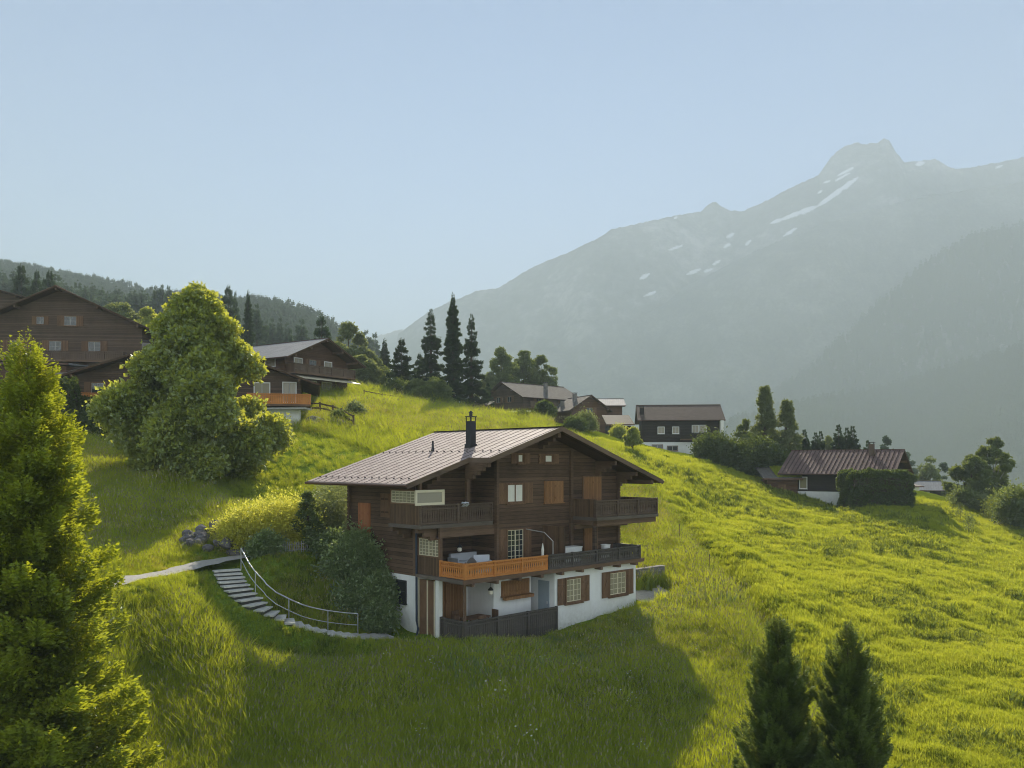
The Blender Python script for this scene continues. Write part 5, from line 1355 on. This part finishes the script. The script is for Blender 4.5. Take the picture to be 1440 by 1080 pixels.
# chalet with awning
cw = chalet(446, 106, 562, Rz(57), 10.5, 12, 5.2, 7.5, 0, 'brown chalet with pale metal roof and cream awning above the meadow', 'log_brown', 'roof_pale', 1.4, 2.0,
   wins=(('f', -3.2, 4.2, 1.2, 1.2, 'w', 2, 1), ('f', -.8, 4.2, 1.2, 1.2, 's', 2, 1), ('f', 1.8, 4.2, 1.2, 1.2, 'w', 2, 1), ('f', -3.5, 1.2, 1.6, 2.0, 'w', 2, 1), ('f', -1.0, 1.2, 1.6, 2.0, 'w', 2, 1), ('f', 1.6, 1.2, 1.6, 2.0, 'w', 2, 1), ('l', 2.4, 4.4, 1.6, 1.2, 'w', 3, 2)), bal=(('f', -5.1, 5.1, 3.0, 'rail_dark', 1.6),), zbot=-1.5)
aw = MB(); aw.v = [(-4.8, -.1, 2.85), (4.8, -.1, 2.85), (4.8, -2.9, 2.15), (-4.8, -2.9, 2.15), (-4.8, -.1, 2.80), (4.8, -.1, 2.80), (4.8, -2.9, 2.10), (-4.8, -2.9, 2.10)]
for fc in ((0,1,2,3),(4,5,6,7),(0,1,5,4),(1,2,6,5),(2,3,7,6),(3,0,4,7)): aw.f.append(list(fc)); aw.m.append(0)
aw.build('awning', M['cream'], cw)
# small stone roof and pale eaves at the far left
def shed(px, Y, zpix, rz, W, L, h0, h1, label, roof='tan_roof', wall='log_brown', name='shed'):
    t = empty(name, ((px-CX)/F*Y, Y, (HY-zpix)/F*Y), rz, label, 'shed')
    MB().box(-W/2, W/2, 0, L, -3, h0-.05).build('wall', M[wall], t)
    m = MB(); m.v = [(-W/2-.5, -.6, h0), (W/2+.5, -.6, h0), (W/2+.5, L+.4, h1), (-W/2-.5, L+.4, h1)]; m.v += [(x, y, z+.16) for x, y, z in m.v]
    for fc in ((0,3,2,1),(4,5,6,7),(0,1,5,4),(1,2,6,5),(2,3,7,6),(3,0,4,7)): m.f.append(list(fc)); m.m.append(0)
    m.build('roof', M[roof], t)
    MB().box(-W/2-.5, W/2+.5, -.68, -.605, h0-.02, h0+.16).build('fascia', M['rust'], t)
    MB().box(-.45, .45, -.05, -.01, h0-2.5, h0-.6).build('door', M['shutter_brown'], t)
    return t
shed(103, 88, 550, Rz(4), 4.4, 4.5, 1.2, 2.7, 'small shed with pale stone tile roof left of the maple')
shed(38, 90, 545, Rz(4), 8.0, 4.0, 2.4, 2.7, 'low annex with whitish flat roof edge under the wide brown chalet', 'roof_pale')
# long grey roofed chalet in the middle
chalet(709, 162, 586, Rz(-48), 10.5, 15.0, 3.9, 6.6, 1.0, 'long brown chalet with grey brown roof right of the grove', 'log_warm', 'roof_grey', 1.0, 1.0,
   wins=(('f', -1.5, 3.2, 1.1, 1.0, 's', 2, 1), ('f', 1.6, 3.2, 1.1, 1.0, 's', 2, 1), ('r', 4.0, 3.0, 1.3, 1.0, 's', 2, 1), ('r', 10.5, 3.0, 1.3, 1.0, 's', 2, 1)), bal=(('r', 1, 14, 1.7, 'rail_dark', 1.2),), chim=((1.5, 9.5, .3, 1.0, 'stone'),), zbot=-3)
shed(668, 140, 583, Rz(-12), 3.6, 4.0, 1.3, 2.3, 'small dark hut with grey roof beside the grove', 'roof_grey', 'log_black', 'hut')
chalet(829, 155, 596, Rz(22), 7.2, 8, 2.9, 5.2, 0, 'small brown gabled chalet with sunlit grey roof left of the shed', 'log_brown', 'roof_grey', .9, .9, wins=(('f', 0, 2.4, 1.3, 1.0, 's', 2, 1), ('f', -2, .6, .9, .9, None, 1, 1)), chim=((-1.2, 3.6, .32, 1.2, 'stone'), (-2.6, 6, .3, .9, 'stone')), zbot=-3)
chalet(872, 168, 592, Rz(88), 8, 8, 3.0, 4.4, 0, 'house with plain blue grey roof behind the tan roofed shed', 'log_brown', 'roof_pale', .7, .7, zbot=-3)
shed(872, 140, 617, Rz(2), 3.6, 4.5, 2.2, 4.0, 'black shed with tan roof left of the black chalet', 'tan_roof', 'log_black')
# black chalet: eaves towards us -> rotate so that the ridge runs across
bk = chalet(1006, 141, 637, Rz(84), 10.0, 12.2, 5.7, 8.0, 1.7, 'black chalet with brown roof and white base on the crest', 'log_black', 'roof_brown', 1.1, .8, bm='white',
   wins=(('l', 9.2, 4.2-.6, .95, 1.0, 'w', 2, 1), ('l', 6.9, 3.6, .95, 1.0, 'w', 2, 1), ('l', 3.8, 3.8, .95, 1.1, 'w', 2, 1), ('l', 2.6, 3.8, .95, 1.1, 'w', 2, 1), ('l', 3.2, .8, 1.6, 1.3, None, 2, 1), ('l', 9.8, .8, 1.6, .9, None, 2, 1), ('l', 7.4, .7, 1.6, .7, None, 2, 1)), chim=((-3.6, 12.2, .35, 1.0, 'log_black'),), bal=(('l', .2, 6.2, 2.2, 'log_black', .9),), ribs=0)
pl = MB().box(-6.2, -5.0, -.5, .0, 3.2, 5.1).build('white_panel', M['whitepaint'], bk)
# red roofed chalet
chalet(1257, 101, 702, Rz(55), 8.6, 10.8, 3.7, 5.9, .9, 'dark chalet with reddish ribbed roof and white plinth on the meadow crest', 'log_black', 'roof_red', 1.3, 1.2, wins=(('l', 9.3, 1.9, .8, 1.3, 'w', 1, 1), ('l', 3, 2.2, 1.2, 1.0, 'c', 2, 1)), chim=((-1.3, 2.2, .28, 1.3, 'rail_dark'),), ribs=.5)
lt = shed(1100, 103, 693, Rz(-8), 3.6, 5.5, 1.6, 2.9, 'lean-to with grass covered roof left of the red roofed chalet', 'roof_grey', 'log_brown', 'lean_to')
rg_ = np.random.default_rng(5); n = 2600; gx = rg_.uniform(-.6, 2.3, n); gy = rg_.uniform(-.2, 5.8, n); gz_ = 1.76+(gy+.6)/(5.5+1.0)*1.3
V, Fc = leaf_faces(np.stack([gx, gy, gz_], -1), unit(np.stack([rg_.normal(0, .3, n), rg_.normal(0, .3, n), np.ones(n)], -1)), .035, .32*rg_.uniform(.5, 1.2, n), rg_)
link('turf', np_mesh('roof_turf', V, Fc, GM, rg_.random(n)), lt)
chalet(1318, 158, 702, Rz(72), 7.0, 9.0, 2.0, 3.4, 0, 'grey barn with low metal roof beyond the big hedge', 'log_black', 'roof_pale', .6, .6, name='barn', cat='barn', zbot=-4, wins=(('l', 2.5, .9, 1.2, 1.0, 'w', 1, 1),))
shed(1281, 150, 700, Rz(8), 3.2, 4, 1.9, 2.4, 'small pale shed between the red roofed chalet and the barn', 'tan_roof', 'whitepaint')
# plank fence and post fence
fe = empty('plank_fence', on(432, 86), 0, 'weathered plank fence beside the orange balcony on the upper meadow', 'fence'); o0 = Vector(fe.location)
FP = [on(px, Y) for px, Y in ((432, 86), (450, 86), (468, 85), (480, 83), (497, 80))]
for i, p in enumerate(FP):
    p = Vector(p)-o0; MB().box(p.x-.08, p.x+.08, p.y-.08, p.y+.08, p.z-.3, p.z+1.5).build('post', M['rail_dark'], fe)
for a, b in zip(FP[:-1], FP[1:]):
    a = Vector(a)-o0; b = Vector(b)-o0
    for z in (.45, .9, 1.35):
        MB().tube([tuple(a+Vector((0, -.1, z))), tuple(b+Vector((0, -.1, z)))], .08, 4).build('rail', M['rail_dark'], fe)
fe = empty('post_fence', on(512, 112), 0, 'thin wooden post and rail fence at the foot of the grove', 'fence'); o0 = Vector(fe.location)
FP = [on(px, Y) for px, Y in ((512, 112), (538, 113), (562, 114), (590, 116))]
for p in FP:
    p = Vector(p)-o0; MB().box(p.x-.07, p.x+.07, p.y-.07, p.y+.07, p.z-.3, p.z+1.25).build('post', M['rail_dark'], fe)
for a, b in zip(FP[:-1], FP[1:]):
    a = Vector(a)-o0; b = Vector(b)-o0; MB().tube([tuple(a+Vector((0, 0, 1.1))), tuple(b+Vector((0, 0, 1.1)))], .06, 4).build('rail', M['rail_dark'], fe)
